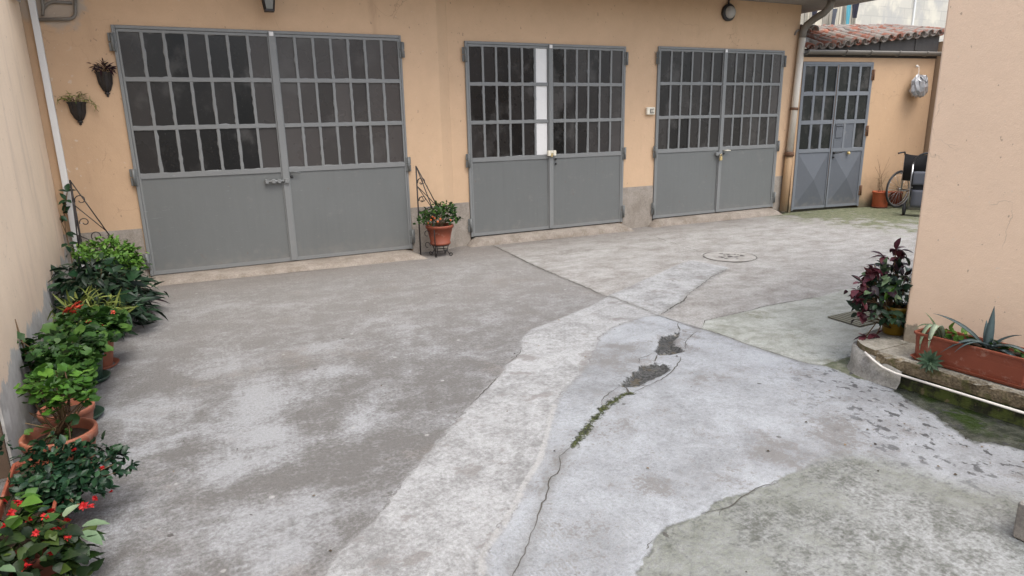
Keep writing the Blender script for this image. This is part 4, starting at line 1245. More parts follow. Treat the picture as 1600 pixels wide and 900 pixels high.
def flower_mesh(seed, r, petals=5, mat='flower_red'):
    rng = random.Random(seed); mb = MB()
    for k in range(petals):
        a = 2 * math.pi * k / petals + rng.uniform(-.2, .2)
        d = Vector((math.cos(a), math.sin(a), rng.uniform(.3, 1.6)))
        add_leaf(mb, (0, 0, rng.uniform(-.2, .2) * r), d, (0, 0, 1), r * rng.uniform(.75, 1.15), 'broad', rng.random(), .5, .5, rng)
    return mb

def flowers(root, spots, r, mat, seed, petals=9, name='flower'):
    rng = random.Random(seed)
    first = None
    for p in spots:
        if first is None:
            first = flower_mesh(seed, r, petals).build(name, mat, root); o = first
        else: o = copy_part(first, root)
        o.location = p
        o.rotation_euler = (rng.uniform(-1.0, .6), rng.uniform(-.6, .9), rng.uniform(0, 6)); o.scale = (rng.uniform(.8, 1.2),) * 3

def pot(root, c, r, h, mat, rim=.022, saucer=None, taper=.72, soil=True, name='pot'):
    cx, cy, cz = c
    b = MB()
    rb = r * taper
    b.lathe([(0.0, 0), (rb * .97, 0), (rb, .006), (r * .94, h - rim * 1.6), (r * .945, h - rim * 1.55), (r * 1.0, h - rim * 1.5), (r * 1.02, h - rim * .6), (r * 1.015, h - .003), (r * .99, h), (r * .93, h), (r * .90, h - .01), (r * .86, h - rim * 2.5)], c, 36)
    o = b.build(name, mat, root)
    if soil:
        s = MB(); n = 24
        rngs = random.Random(int(r * 1e4))
        c0 = s.verts([(cx, cy, cz + h - rim * 1.2)])
        ring = s.verts([(cx + r * .895 * math.cos(2 * math.pi * j / n), cy + r * .895 * math.sin(2 * math.pi * j / n), cz + h - rim * 1.7 + rngs.uniform(-.004, .004)) for j in range(n)])
        for j in range(n): s.addf([c0, ring + j, ring + (j + 1) % n], True)
        s.build('soil', M['soil'], root)
    if saucer:
        b = MB(); sr = r * saucer
        b.lathe([(0, -.012), (sr * .8, -.012), (sr, .018), (sr * .97, .02), (sr * .78, -.004), (0, -.004)], (cx, cy, cz + .0), 32)
        b.build('saucer', M['terra_dark'] if mat != M['greenpot'] else M['greenpot'], root)
    return o

def trough(root, L, W, H, mat, name='planter_box', rim=.016, ribs=True, tray=True):
    """rectangular window box along local y, centred on the origin, base at z = 0"""
    b = MB()
    def ringp(l, w, z, c=.018):
        x, y = w / 2, l / 2
        return [(x - c, -y, z), (x, -y + c, z), (x, y - c, z), (x - c, y, z), (-x + c, y, z), (-x, y - c, z), (-x, -y + c, z), (-x + c, -y, z)]
    k = .86
    prof = [(L * .93, W * k, .012), (L * .94, W * (k + .01), .03), (L * .945, W * (k + .02), .034), (L * .955, W * (k + .05), H * .62), (L * .952, W * (k + .045), H * .63), (L * .957, W * (k + .055), H * .66), (L * .954, W * (k + .05), H * .67), (L * .96, W * (k + .06), H * .70), (L * .967, W * (k + .075), H - rim), (L * .995, W * .985, H - rim + .002), (L, W, H - .004), (L * .995, W * .99, H), (L * .96, W * .88, H), (L * .95, W * .86, H - .008), (L * .94, W * .84, H * .7)]
    rings = [b.verts(ringp(l, w, z)) for l, w, z in prof]
    for a, c in zip(rings, rings[1:]):
        for j in range(8): b.addf([a + j, a + (j + 1) % 8, c + (j + 1) % 8, c + j])
    b.addf([rings[0] + j for j in range(7, -1, -1)])
    o = b.build(name, mat, root)
    s = MB(); i = s.verts(ringp(L * .945, W * .85, H * .82)); s.addf([i + j for j in range(8)]); s.build('soil', M['soil'], root)
    if tray:
        b = MB()
        pr = [(L * .95, W * .96, 0), (L * 1.0, W * 1.04, .014), (L * 1.005, W * 1.05, .018), (L * .985, W * 1.0, .018), (L * .94, W * .92, .008)]
        rings = [b.verts(ringp(l, w, z)) for l, w, z in pr]
        for a, c in zip(rings, rings[1:]):
            for j in range(8): b.addf([a + j, a + (j + 1) % 8, c + (j + 1) % 8, c + j])
        b.addf([rings[0] + j for j in range(7, -1, -1)]); b.addf([rings[-1] + j for j in range(8)])
        b.build('tray', mat, root)
    return o

# ---- bright green bush in the corner
r = thing('potted_bush', 'bright green small-leaved potted bush under the black corner trellis', 'plant', (-.74, 6.95, 0))
pot(r, (0, 0, 0), .15, .24, M['terra_dark'])
bush(r, [((-.03, 0, .46), (.25, .22, .165)), ((.15, -.05, .36), (.13, .16, .14))], 1500, 'oval', .042, M['leaf_bright'], 3, (0, 0, .22), M['stem'], shell=.55, cluster=3, low=-.35)
bush(r, [((0, 0, .28), (.24, .2, .14))], 380, 'oval', .06, M['leaf_dark'], 4, name='lower_foliage')

# ---- big dark glossy plant
r = thing('potted_plant', 'large dark glossy plant spilling on the ground in front of the bright bush', 'plant', (-.78, 6.2, 0))
pot(r, (0, 0, 0), .15, .2, M['terra_dark'])
bush(r, [((-.02, .05, .27), (.29, .36, .27)), ((.08, -.25, .14), (.25, .26, .15)), ((.14, .15, .16), (.24, .3, .16))], 900, 'lance', .125, M['leaf_dark'], 7, (0, 0, .15), M['stem'], nst=24, droop=.5, shell=.45)
bush(r, [((.02, .1, .36), (.28, .3, .12)), ((.06, -.25, .26), (.2, .15, .10))], 46, 'broad', .10, M['leaf_shrub'], 8, name='broad_foliage', droop=.4)
mb = MB(); rng = random.Random(4)
for x, y, z, a in ((.28, .40, .14, -.3), (.31, .38, .13, .1), (.30, .43, .17, .3), (.25, .42, .2, -.6), (.33, .36, .10, -.2), (.27, .30, .1, 0.2), (.27, -.05, .05, -.4), (.26, .1, .06, .2)):
    add_leaf(mb, (x, y, z), (math.cos(a), math.sin(a), -.15), (0, 0, 1), rng.uniform(.13, .19), 'lance', rng.random(), .2, .3, rng)
mb.tube([(.05, .3, .15), (.2, .38, .2), (.31, .40, .14)], .004, 5)
mb.tube([(.05, .2, .15), (.18, .25, .14), (.27, .30, .1)], .004, 5); mb.tube([(.05, -.1, .1), (.2, -.07, .08), (.27, -.05, .05)], .004, 5)
mb.build('purple_foliage', M['leaf_purple'], r, 'dark purple long leaves reaching over the concrete')

# ---- thin olive plant
r = thing('potted_plant', 'thin yellowish green bamboo-like plant between the dark plant and red geranium', 'plant', (-.84, 5.55, 0))
pot(r, (0, 0, 0), .10, .17, M['terra_dark'])
bush(r, [((.06, 0, .30), (.20, .2, .13)), ((.2, -.02, .27), (.10, .12, .08))], 190, 'narrow', .10, M['leaf_olive'], 11, (0, 0, .15), M['stem_green'], nst=16, stem_r=.003, shell=.3, cluster=2, droop=.5)
mb = MB(); rng = random.Random(6)
st = [(-.02, 0, .15), (-.06, -.12, .30), (-.10, -.28, .36), (-.11, -.36, .32)]
mb.tube(st, .003, 5)
for p in st[1:]:
    for k in range(5): add_leaf(mb, p, rand_dir(rng) + Vector((.2, 0, -.3)), (0, 0, 1), rng.uniform(.06, .10), 'narrow', rng.random(), .4, .3, rng)
mb.build('leaning_shoot', M['leaf_olive'], r)

# ---- red geranium in a terracotta pot
r = thing('potted_geranium', 'green geranium with coral red flower heads in a small terracotta pot', 'plant', (-.735, 5.10, 0))
pot(r, (.01, 0.02, 0), .125, .20, M['terra'], saucer=1.05)
bush(r, [((.0, 0, .29), (.19, .22, .12)), ((.10, .05, .25), (.13, .16, .09))], 420, 'round', .058, M['leaf_ger'], 13, (0, 0, .18), M['stem_green'], nst=20, up=1.0)
flowers(r, [(-.05, -.03, .45), (-.02, -.05, .44), (-.08, -.02, .43), (-.03, .0, .46), (-.10, -.05, .425), (-.06, -.08, .42)], .030, M['flower_coral'], 3)
flowers(r, [(.03, -.14, .36), (.10, -.14, .32), (.02, -.17, .33), (.16, -.04, .38)], .018, M['flower_coral'], 5, name='small_flower')

# ---- leafy geranium behind the green pots
r = thing('potted_geranium', 'tall leafy geranium without flowers in a brown pot against the wall', 'plant', (-.80, 4.45, 0))
pot(r, (-.02, 0, 0), .135, .22, M['terra_dark'])
bush(r, [((.02, 0, .35), (.18, .28, .10)), ((.07, .15, .31), (.15, .22, .10)), ((.03, -.15, .30), (.14, .18, .09)), ((.06, -.32, .25), (.13, .16, .11)), ((.08, .38, .24), (.14, .14, .12))], 760, 'round', .060, M['leaf_ger'], 17, (0, 0, .2), M['stem'], nst=26, stem_r=.005, up=1.0)
mb = MB(); mb.tube([(-.13, -.05, .05), (-.175, -.05, .57)], .006, 6); mb.build('stake', M['stem'], r)
def green_pot(label, loc, rr, hh):
    r = thing('flower_pot', label, 'flower pot', loc, 0, 'dark green plastic pots')
    pot(r, (0, 0, .014), rr, hh, M['greenpot'], rim=.016, saucer=1.2)
    return r
green_pot('dark green plastic pot with a saucer beside the terracotta geranium pot', (-.745, 4.82, 0), .105, .17)
green_pot('dark green plastic pot with a saucer nearest the big terracotta bowl', (-.725, 4.17, 0), .105, .19)
r = thing('flower_pot', 'plain terracotta pot with bare soil behind the big terracotta bowl', 'flower pot', (-.72, 3.86, 0))
pot(r, (0, 0, 0), .125, .20, M['terra'])

# ---- big terracotta pot with a bright geranium
r = thing('potted_geranium', 'lime green geranium on bare stems in the big round terracotta bowl', 'plant', (-.685, 3.43, 0))
pot(r, (0, 0, 0), .150, .245, M['terra'], rim=.03, taper=.70)
bush(r, [((.0, .10, .43), (.12, .13, .07)), ((.05, .02, .39), (.10, .10, .06))], 190, 'round', .046, M['leaf_lime'], 19, (0.02, .02, .22), M['stem'], nst=16, stem_r=.006, up=1.2)
bush(r, [((-.02, -.02, .25), (.09, .08, .05))], 14, 'round', .05, M['leaf_ger'], 23, name='low_foliage')
mb = MB(); rng = random.Random(3)
for k in range(7):
    a = rng.uniform(0, 6.3); q = Vector((math.cos(a) * .1, math.sin(a) * .1, .215))
    mb.tube([q, q * .5 + Vector((.02, .02, .16)), Vector((rng.uniform(-.12, .1), rng.uniform(-.05, .1), .33))], .004, 5, rng.random(), r2=.002)
mb.build('dry_twigs', M['stem'], r)

# ---- long terracotta box with shrub and begonia
r = thing('window_box', 'long terracotta plastic window box on the ground by the wall end', 'planter', (-.72, 2.90, 0), R(3))
trough(r, .78, .20, .20, M['terra_plastic'], tray=False)
r = thing('shrub', 'deep green small-leaved shrub with a few red flowers in the terracotta window box', 'plant', (-.66, 2.98, .15))
bush(r, [((.01, .02, .07), (.14, .17, .10)), ((.16, .07, .05), (.14, .15, .10)), ((.1, -.1, .02), (.14, .12, .09)), ((.03, .14, .10), (.14, .10, .08)), ((-.02, -.06, .09), (.08, .10, .06))], 1700, 'oval', .034, M['leaf_shrub'], 29, (0, 0, 0), M['stem'], nst=46, stem_r=.003, shell=.3, cluster=4)
flowers(r, [(.10, .02, .17), (.20, -.08, .05), (.19, -.03, .09), (.22, -.12, .02), (.17, -.16, .03)], .011, M['flower_red'], 8)
bush(r, [((-.20, .30, .12), (.05, .05, .03))], 14, 'oval', .034, M['leaf_shrub'], 31, name='side_sprig')
r = thing('begonia', 'red flowering begonia with mottled green leaves at the near end of the plant row', 'plant', (-.665, 2.56, 0))
pot(r, (-.02, .05, 0), .12, .16, M['terra_dark'])
bush(r, [((-.02, .04, .18), (.16, .15, .12)), ((.04, -.08, .14), (.17, .16, .11)), ((-.02, -.22, .10), (.18, .16, .09)), ((-.14, -.16, .14), (.12, .16, .10))], 640, 'broad', .05, M['leaf_beg'], 37, (0, 0, .1), M['stem'], nst=24, shell=.4, droop=.4)
bush(r, [((-.10, .12, .29), (.13, .10, .03)), ((-.02, .0, .27), (.10, .1, .03))], 26, 'broad', .062, M['leaf_lime'], 38, name='bright_foliage')
mb = MB(); rng = random.Random(10)
for p, d, L in (((.16, .02, .20), (1, .1, .05), .10), ((.15, .0, .19), (.8, -.5, -.2), .11), ((.14, -.01, .17), (.35, -.6, -.8), .11), ((.16, .03, .17), (.9, -.2, -.35), .09), ((.10, .06, .23), (.5, .4, .4), .08), ((.12, .0, .19), (-.1, -.5, -.7), .08), ((-.07, -.15, .21), (-.5, -.3, .2), .085), ((-.05, -.16, .22), (.7, -.4, .1), .07), ((-.09, -.17, .20), (0, -1, -.2), .08)):
    add_leaf(mb, p, d, (0, 0, 1), L * .85, 'oval', rng.uniform(.2, .8), .3, .35, rng)
mb.build('pale_foliage', M['leaf_var'], r, 'pale edged pointed leaves')
flowers(r, [(-.13, .16, .33), (-.12, .14, .32), (-.03, .10, .31), (-.02, .09, .305), (-.10, .07, .31), (-.03, .02, .29), (-.05, .0, .28), (.01, .03, .27), (.07, .07, .26), (.08, -.02, .24), (.10, -.03, .24), (-.10, -.20, .215), (-.09, -.22, .21), (.16, .10, .24), (.18, .12, .22), (.0, -.10, .19), (.04, -.05, .255), (-.07, .12, .315), (.12, .02, .235), (-.04, .05, .30), (.06, .02, .27), (.02, -.16, .20), (-.14, -.05, .25), (.13, -.06, .215), (.09, -.12, .20)], .0155, M['flower_red'], 9)

# ---- climbing vine beside the conduit
r = thing('climbing_vine', 'thin climbing vine with few dark leaves beside the white conduit', 'vine', (-1.10, 7.5, 0))
mb = MB(); rng = random.Random(2); sm = MB()
P = [(.02, -.3, .2), (.0, -.1, .45), (-.03, .05, .62), (-.03, .15, .8), (.0, .2, .92), (.02, .2, 1.0)]
sm.tube(P, .005, 6)
sm.tube([(-.03, .05, .62), (-.06, .10, .74), (-.055, .12, .79)], .004, 6)
sm.build('stems', M['stem'], r)
for p in P + [(-.02, .0, .52), (.01, -.2, .33), (-.055, .12, .78), (.05, -.2, .4), (-.02, .18, .88)]:
    for k in range(3): add_leaf(mb, p, rand_dir(rng) + Vector((.3, -.2, -.1)), (0, -.5, 1), rng.uniform(.06, .10), 'oval', rng.uniform(.2, .9), .3, .3, rng)
mb.build('foliage', M['leaf_shrub'], r)

# ---- wrought iron corner trellises
def trellis(label, x, y, h, z0, w, tip, rzs):
    r = thing('corner_trellis', label, 'trellis', (x, y, z0), 0, 'wrought iron corner trellises')
    p = MB(); p.tube([(0, 0, 0), (0, 0, h)], .009, 8); p.build('post', M['iron'], r)
    for k, a in enumerate(rzs):
        u = Vector((math.cos(a), math.sin(a), 0)); W = Vector((0, 0, 1))
        b = MB()
        b.tube([W * h, u * w + W * tip], .006, 6)
        b.tube([W * (h * .60 + tip * .4) , u * w * .82 + W * (tip + .10)], .005, 6)
        b.tube([W * (tip + .06), u * w * .5 + W * (tip - .02)], .005, 6)
        for cz, rr, f in ((.68, .052, .5), (.32, .045, .5)):
            c = W * (tip + (h - tip) * cz) + u * (w * .22)
            b.tube(spiral(c, rr, rr * .35, math.pi * 1.1, -math.pi * .9, 20, u, W), .0045, 6)
        c = W * (tip + .05) + u * (w * .52)
        b.tube(spiral(c, .05, .018, math.pi * 1.2, -math.pi * .9, 20, u, W), .0045, 6)
        c = W * (tip + .03) + u * (w * .74)
        b.tube(spiral(c, .04, .04, math.pi * .9, math.pi * 2.2, 14, u, W), .0045, 6)
        b.build('scroll_panel', M['iron'], r)
    return r
trellis('black wrought iron corner trellis above the bright bush by the white conduit', -1.02, 7.55, 1.12, .0, .27, .52, (R(-5), R(-88)))
r = trellis('black wrought iron corner trellis standing behind the orange flower pot', 2.44, 7.62, 1.09, .0, .28, .50, (R(-8), R(-62)))
b = MB()
for a in (R(-62),):
    u = Vector((math.cos(a), math.sin(a), 0)); W = Vector((0, 0, 1))
    b.tube([u * .24 + W * .50, u * .25 + W * .02], .006, 6)
    for z in (.42, .28, .14): b.tube(spiral(u * .12 + W * z, .05, .02, 0, 5.2, 18, u, W), .0045, 6)
b.build('lower_panel', M['iron'], r)
# plant stand with the berry plant
r = thing('plant_stand', 'low black wrought iron plant stand under the orange flower pot', 'stand', (2.665, 7.52, 0))
b = MB()
b.tube(arc((0, 0, .135), .105, 0, 2 * math.pi, 28, (1, 0, 0), (0, 1, 0)), .006, 6)
b.tube(arc((0, 0, .07), .085, 0, 2 * math.pi, 28, (1, 0, 0), (0, 1, 0)), .005, 6)
b.build('ring', M['iron'], r)
for a in (R(225), R(315), R(45), R(135)):
    u = Vector((math.cos(a), math.sin(a), 0)); W = Vector((0, 0, 1))
    b = MB()
    b.tube([u * .105 + W * .135, u * .085 + W * .07, u * .12 + W * .02] + spiral(u * .135 + W * .028, .024, .010, R(215), R(560), 14, u, W), .0055, 6)
    b.build('leg', M['iron'], r)
r = thing('potted_plant', 'small green berry plant in an orange terracotta pot on the iron stand', 'plant', (2.665, 7.52, .142))
b = MB(); b.lathe([(0, 0), (.115, 0), (.125, .006), (.125, .028), (.118, .03), (.155, .20), (.170, .205), (.172, .235), (.165, .24), (.15, .238), (.145, .19)], (0, 0, 0), 36); b.build('pot', M['terra_plastic'], r)
s = MB(); s.lathe([(0, .21), (.147, .205)], (0, 0, 0), 24); s.build('soil', M['soil'], r)
bush(r, [((-.03, 0, .37), (.22, .18, .13)), ((.12, .0, .41), (.13, .13, .10)), ((-.14, 0, .30), (.12, .12, .08)), ((.14, -.05, .29), (.10, .10, .06))], 700, 'oval', .042, M['leaf_ger'], 41, (0, 0, .2), M['stem'], nst=30, stem_r=.003, shell=.35, cluster=2)
rng = random.Random(5)
by = MB(); by.lathe([(0, -.013), (.009, -.009), (.013, 0), (.009, .009), (0, .013)], (0, 0, 0), 10); first = by.build('berry', M['berry'], r)
sp = [(-.14, -.10, .32), (-.10, -.12, .34), (-.16, -.05, .28), (-.04, -.15, .33), (.10, -.12, .30), (.18, -.05, .38), (-.12, -.11, .36), (-.07, -.14, .30)]
for i, q in enumerate(sp):
    o = first if i == 0 else copy_part(first, r)
    o.location = q

# ---- wall planters
def wall_planter(label, x, z, w, h, seed, mat, shape):
    r = thing('wall_planter', label, 'wall planter', (x, 7.838, z), 0, 'wall planters by the conduit')
    b = MB(); n = 14
    prof = [(w * .50, 0), (w * .49, -.015), (w * .46, -.02), (w * .40, -h * .45), (w * .22, -h * .72), (w * .09, -h * .80), (w * .17, -h * .84), (w * .17, -h * .87), (w * .06, -h * .91), (w * .09, -h * .95), (.004, -h)]
    rows_ = []
    for rr, zz in prof: rows_.append(b.verts([(rr * math.cos(a), -rr * .95 * math.sin(a), zz) for a in np.linspace(0, math.pi, n + 1)]))
    for a, c in zip(rows_, rows_[1:]):
        for k in range(n): b.addf([a + k, c + k, c + k + 1, a + k + 1], True)
    b.face([(rr * 1.0, -.001, zz) for rr, zz in prof] + [(-rr, -.001, zz) for rr, zz in prof[::-1]])
    for a in np.linspace(.3, math.pi - .3, 5):
        b.tube([(rr * 1.03 * math.cos(a), -rr * .98 * math.sin(a), zz) for rr, zz in prof[:6]], .005, 5)
    for sx in (-1, 1): b.tube(spiral((sx * w * .52, -.02, .005), .022, .008, 0, 5, 12, (sx, 0, 0), (0, 0, 1)), .004, 5)
    b.build('pot', M['iron'], r)
    bush(r, [((0, -w * .25, .03), (w * .52, w * .3, .06))], 90, shape, .055, mat, seed, (0, -w * .2, -.03), M['stem'], nst=14, stem_r=.003, shell=.35)
    return r
r = wall_planter('black wall planter with purple leaves, hung higher on the orange wall', -.615, 2.125, .145, .235, 51, M['leaf_purple'], 'lance')
r = wall_planter('black wall planter with green trailing leaves, hung lower by the conduit', -.885, 1.845, .155, .22, 53, M['leaf_olive'], 'narrow')
mb = MB(); rng = random.Random(8)
for q in ([(.05, -.05, .0), (.12, -.06, .02), (.16, -.06, -.03)], [(-.05, -.05, .0), (-.11, -.05, .03), (-.15, -.05, .01)], [(.08, -.05, 0), (.14, -.05, -.02), (.155, -.05, -.07)]):
    mb.tube(q, .003, 5)
    for p in q[1:]:
        for k in range(5): add_leaf(mb, p, rand_dir(rng), (0, 0, 1), .045, 'narrow', rng.random(), .3, .3, rng)
mb.build('trailing_shoot', M['leaf_olive'], r)

# ---- lamps and small boxes on the wall
r = thing('wall_lantern', 'black four-sided wall lantern above the widest garage door', 'lantern', (.968, 7.66, 2.745))
b = MB(); w0, w1, hh = .040, .074, .26
for sx, sy in ((-1, -1), (1, -1), (1, 1), (-1, 1)): b.tube([(sx * w0, sy * w0, 0), (sx * w1, sy * w1, hh)], .009, 6)
b.box((-w0 - .008, -w0 - .008, -.018), (w0 + .008, w0 + .008, .004), bev=.004)
b.box((-w1 - .012, -w1 - .012, hh), (w1 + .012, w1 + .012, hh + .02), bev=.004)
b.face([(-w1, -w1, hh + .021), (w1, -w1, hh + .021), (0, 0, hh + .12)]); b.face([(w1, -w1, hh + .021), (w1, w1, hh + .021), (0, 0, hh + .12)]); b.face([(w1, w1, hh + .021), (-w1, w1, hh + .021), (0, 0, hh + .12)]); b.face([(-w1, w1, hh + .021), (-w1, -w1, hh + .021), (0, 0, hh + .12)])
b.build('lantern_frame', M['iron'], r)
b = MB()
c0 = [(-w0, -w0, .006), (w0, -w0, .006), (w0, w0, .006), (-w0, w0, .006)]; c1 = [(x * w1 / w0, y * w1 / w0, hh - .002) for x, y, z in c0]
for k in range(4): b.face([c0[k], c0[(k + 1) % 4], c1[(k + 1) % 4], c1[k]])
b.build('lantern_glass', M['lampglass'], r)
b = MB(); b.tube([(0, 0, hh + .10), (0, .02, hh + .16), (0, .10, hh + .17), (0, .178, hh + .08)], .010, 8); b.box((-.03, .165, hh + .0), (.03, .179, hh + .16), bev=.004); b.build('bracket', M['iron'], r)
r = thing('bulkhead_lamp', 'round black bulkhead lamp with opal glass under the eave', 'lamp', (7.45, 7.958, 3.065))
mt = Matrix.Rotation(R(0), 3, 'Z')
b = MB(); b.lathe([(0, 0), (.115, 0), (.12, .01), (.12, .045), (.105, .055), (.088, .057)], (0, 0, 0), 28, 'Y'); b.tube([(0, -.02, .115), (.0, -.02, .19)], .014, 6); b.build('lamp_body', M['black'], r)
b = MB(); b.lathe([(.089, .05), (.086, .075), (.068, .105), (.04, .12), (0, .125)], (0, 0, 0), 28, 'Y'); b.build('lamp_glass', M['opal'], r)
r = thing('switch_box', 'small cream switch box on the wall beside the third garage door', 'switch', (6.09, 7.958, 1.68))
b = MB(); b.box((-.075, -.045, -.052), (.07, 0, .052), bev=.008); b.build('housing', M['cream'], r)
b = MB(); b.box((-.025, -.052, -.032), (.045, -.0455, .032), bev=.004); b.build('button_plate', M['gutter'], r)
b = MB()
for k in (-.008, .022): b.box((k, -.058, -.02), (k + .018, -.0525, .02), bev=.003)
b.build('button', M['cream'], r)

# ---- manhole cover, drain plate
r = thing('manhole_cover', 'round concrete manhole cover in the yard in front of the third garage door', 'manhole', (5.55, 5.66, .004))
b = MB(); b.lathe([(0, .004), (.18, .005), (.185, .003), (.23, .003), (.235, .006), (.285, .006), (.29, 0)], (0, 0, 0), 48, smooth=False)
for a in (.6, 2.7, 4.4): b.box((.10 * math.cos(a) - .03, .10 * math.sin(a) - .012, .0055), (.10 * math.cos(a) + .03, .10 * math.sin(a) + .012, .0085), bev=.002)
b.build('cover', concrete('manhole_concrete', (.20, .19, .175), (.315, .305, .29), 9), r)
b = MB(); b.tube(arc((0, 0, .0025), .299, 0, 2 * math.pi, 60, (1, 0, 0), (0, 1, 0)), lambda t: .0006 + .0024 * (.5 + .5 * math.sin(t * 21 + 2 * math.sin(t * 9))), 5)
b.build('seam', M['board'], r)
b = MB()
rng = random.Random(3)
for k in range(22):
    a = rng.uniform(0, 6.3); q = rng.uniform(.0, .17); sx = rng.uniform(.008, .03)
    b.lathe([(0, .0085), (sx, .0065)], (q * math.cos(a), q * math.sin(a), 0), 8)
b.build('rust_patch', M['board'], r)
r = thing('drain_plate', 'greenish ribbed metal drain plate in the ground behind the rounded ledge', 'drain', (4.76, 3.37, .004))
b = MB(); rz = Matrix.Rotation(R(-2), 3, 'Z')
b.box((-.27, -.19, 0), (.29, .10, .012), bev=.004)
b.build('plate', paint('greenish_metal', (.13, .125, .09), .3, .6, (.20, .19, .15), .6), r)
b = MB()
for k in range(13): b.box((-.25 + k * .042, -.175, .0125), (-.25 + k * .042 + .016, .085, .017))
b.build('rib', paint('greenish_metal_rib', (.15, .145, .105), .3, .6), r)

# ---- plants on the ledge
r = thing('potted_plant', 'maroon and green coleus-like plant in a yellow pot on the rounded ledge end', 'plant', (3.97, 2.615, .19))
b = MB(); b.lathe([(0, 0), (.062, 0), (.068, .01), (.082, .17), (.090, .172), (.09, .19), (.08, .19), (.075, .16)], (.075, .005, 0), 28); b.build('pot', M['yellowpot'], r)
bush(r, [((.05, .05, .37), (.15, .16, .13)), ((-.07, .06, .28), (.17, .13, .14)), ((-.10, .02, .12), (.14, .08, .10)), ((.02, .06, .20), (.13, .11, .14))], 130, 'oval', .058, M['leaf_purple'], 61, (.03, .01, .05), M['stem'], nst=34, stem_r=.004, shell=.2, droop=.5)
bush(r, [((.03, .03, .36), (.14, .12, .10)), ((-.06, .03, .27), (.13, .10, .09)), ((-.02, .04, .16), (.14, .08, .08))], 45, 'oval', .075, M['leaf_greygreen'], 63, name='grey_foliage', shell=.3, droop=.5)
bush(r, [((.04, .03, .33), (.14, .14, .15)), ((-.07, .03, .22), (.14, .10, .14)), ((.03, -.04, .10), (.10, .05, .09))], 230, 'oval', .062, M['leaf_dark'], 64, name='dark_foliage', shell=.25, droop=.5)
mb = MB(); rng = random.Random(7); sm = MB()
tips = [(.075, .06, .55), (.02, .10, .50), (-.21, .06, .36), (-.25, .07, .32), (-.25, .06, .27), (-.23, .04, .25), (-.13, .08, .40), (-.10, .09, .44), (.09, .05, .50), (.12, .06, .45), (-.20, .05, .17), (-.10, .0, .02), (.13, .06, .54), (-.18, .02, .01)]
for q in tips:
    q = Vector(q); m0 = Vector((.02, .01, .12)).lerp(q, .55) + Vector((0, 0, .04))
    sm.tube([Vector((.02, .01, .08)), m0, q], .0035, 5)
    mb = MB()
    for k in range(7): add_leaf(mb, q, rand_dir(rng) + Vector((-.2, -.1, .2)), (0, 0, 1), rng.uniform(.04, .085), 'oval', rng.random(), .3, .35, rng)
    mb.build('maroon_tip', M['leaf_coleus'], r)
sm.build('branch', M['stem'], r)
mb = MB()
for k in range(9): add_leaf(mb, (.02 + .01 * k % 3, .0, .36), (-.9 + rng.uniform(-.25, .2), -.3, -.25 + k * .05), (0, 0, 1), rng.uniform(.16, .22), 'narrow', rng.uniform(.4, 1), .3, .3, rng)
mb.build('grassy_leaf', M['leaf_lime'], r)

r = thing('window_box', 'terracotta plastic window box on a tray on the stone ledge', 'planter', (3.81, 1.985, .194), math.atan2(.095, 1.0))
trough(r, .60, .20, .165, M['terra_plastic'])
def strap(mb, pts, w, tint, thick=.3, tip=.0):
    """long tapering leaf along a smoothed path"""
    P = [Vector(p) for p in pts]
    n = 14; Q = []
    for k in range(n + 1):
        t = k / n; m_ = len(P) - 1
        a = P[:]
        while len(a) > 1: a = [u.lerp(v, t) for u, v in zip(a, a[1:])]
        Q.append(a[0])
    rows_ = []
    for k, p in enumerate(Q):
        t = k / n
        d = (Q[min(n, k + 1)] - Q[max(0, k - 1)]).normalized()
        s = d.cross(Vector((0, 0, 1)))
        if s.length < .15: s = Vector((.6, -.8, 0))
        s.normalize(); nn = s.cross(d)
        ww = w * min(1, .65 + t * 1.2) * (1 - max(0, (t - .35) / .65) ** 1.6) + .0006
        rows_.append(mb.verts([p + s * ww + nn * ww * .45, p, p - nn * ww * thick * .5, p - s * ww + nn * ww * .45], tint))
    for a, c in zip(rows_, rows_[1:]):
        mb.addf([a, a + 1, c + 1, c], True); mb.addf([a + 1, a + 3, c + 3, c + 1], True); mb.addf([a + 3, a + 2, c + 2, c + 3], True); mb.addf([a + 2, a, c, c + 2], True)
r = thing('agave', 'blue grey agave with long pointed leaves in the terracotta window box', 'plant', (3.80, 1.93, .33))
mb = MB(); rng = random.Random(5)
strap(mb, [(0, 0, 0), (.0, .0, .12), (.005, .0, .25)], .020, .3)
strap(mb, [(0, 0, .0), (-.04, .12, .14), (-.02, .30, .135)], .020, .45)
strap(mb, [(0, 0, .0), (-.06, .03, .09), (-.11, .10, .03), (-.12, .17, -.05)], .022, .75)
strap(mb, [(0, 0, .0), (-.05, -.02, .08), (-.10, .05, .06), (-.13, .09, -.02)], .020, .85)
strap(mb, [(0, 0, .0), (.02, -.10, .09), (.0, -.24, .02)], .022, .7)
strap(mb, [(0, 0, .0), (-.03, -.10, .06), (-.06, -.22, -.01)], .020, .8)
strap(mb, [(0, 0, .0), (.03, .03, .08), (.05, .05, .15)], .018, .2)
strap(mb, [(0, 0, .0), (.04, -.06, .10), (.03, -.14, .12)], .018, .5)
for k in range(7):
    a = rng.uniform(0, 6.3); strap(mb, [(0, 0, 0), (.04 * math.cos(a), .04 * math.sin(a), .05), (.08 * math.cos(a), .08 * math.sin(a), .05)], .014, rng.random())
mb.build('leaves', M['leaf_agave'], r)
r = thing('spider_plant', 'pale striped arching plant at the far end of the ledge window box', 'plant', (3.80, 2.185, .33))
mb = MB()
strap(mb, [(0, 0, 0), (-.05, .02, .15), (-.12, .04, .04), (-.12, .03, -.07)], .016, .6)
strap(mb, [(.0, -.02, 0), (-.07, -.02, .17), (-.13, -.02, .04), (-.125, -.02, -.04)], .019, .9)
strap(mb, [(0, 0, 0), (-.03, .06, .11), (-.08, .10, .03)], .012, .4)
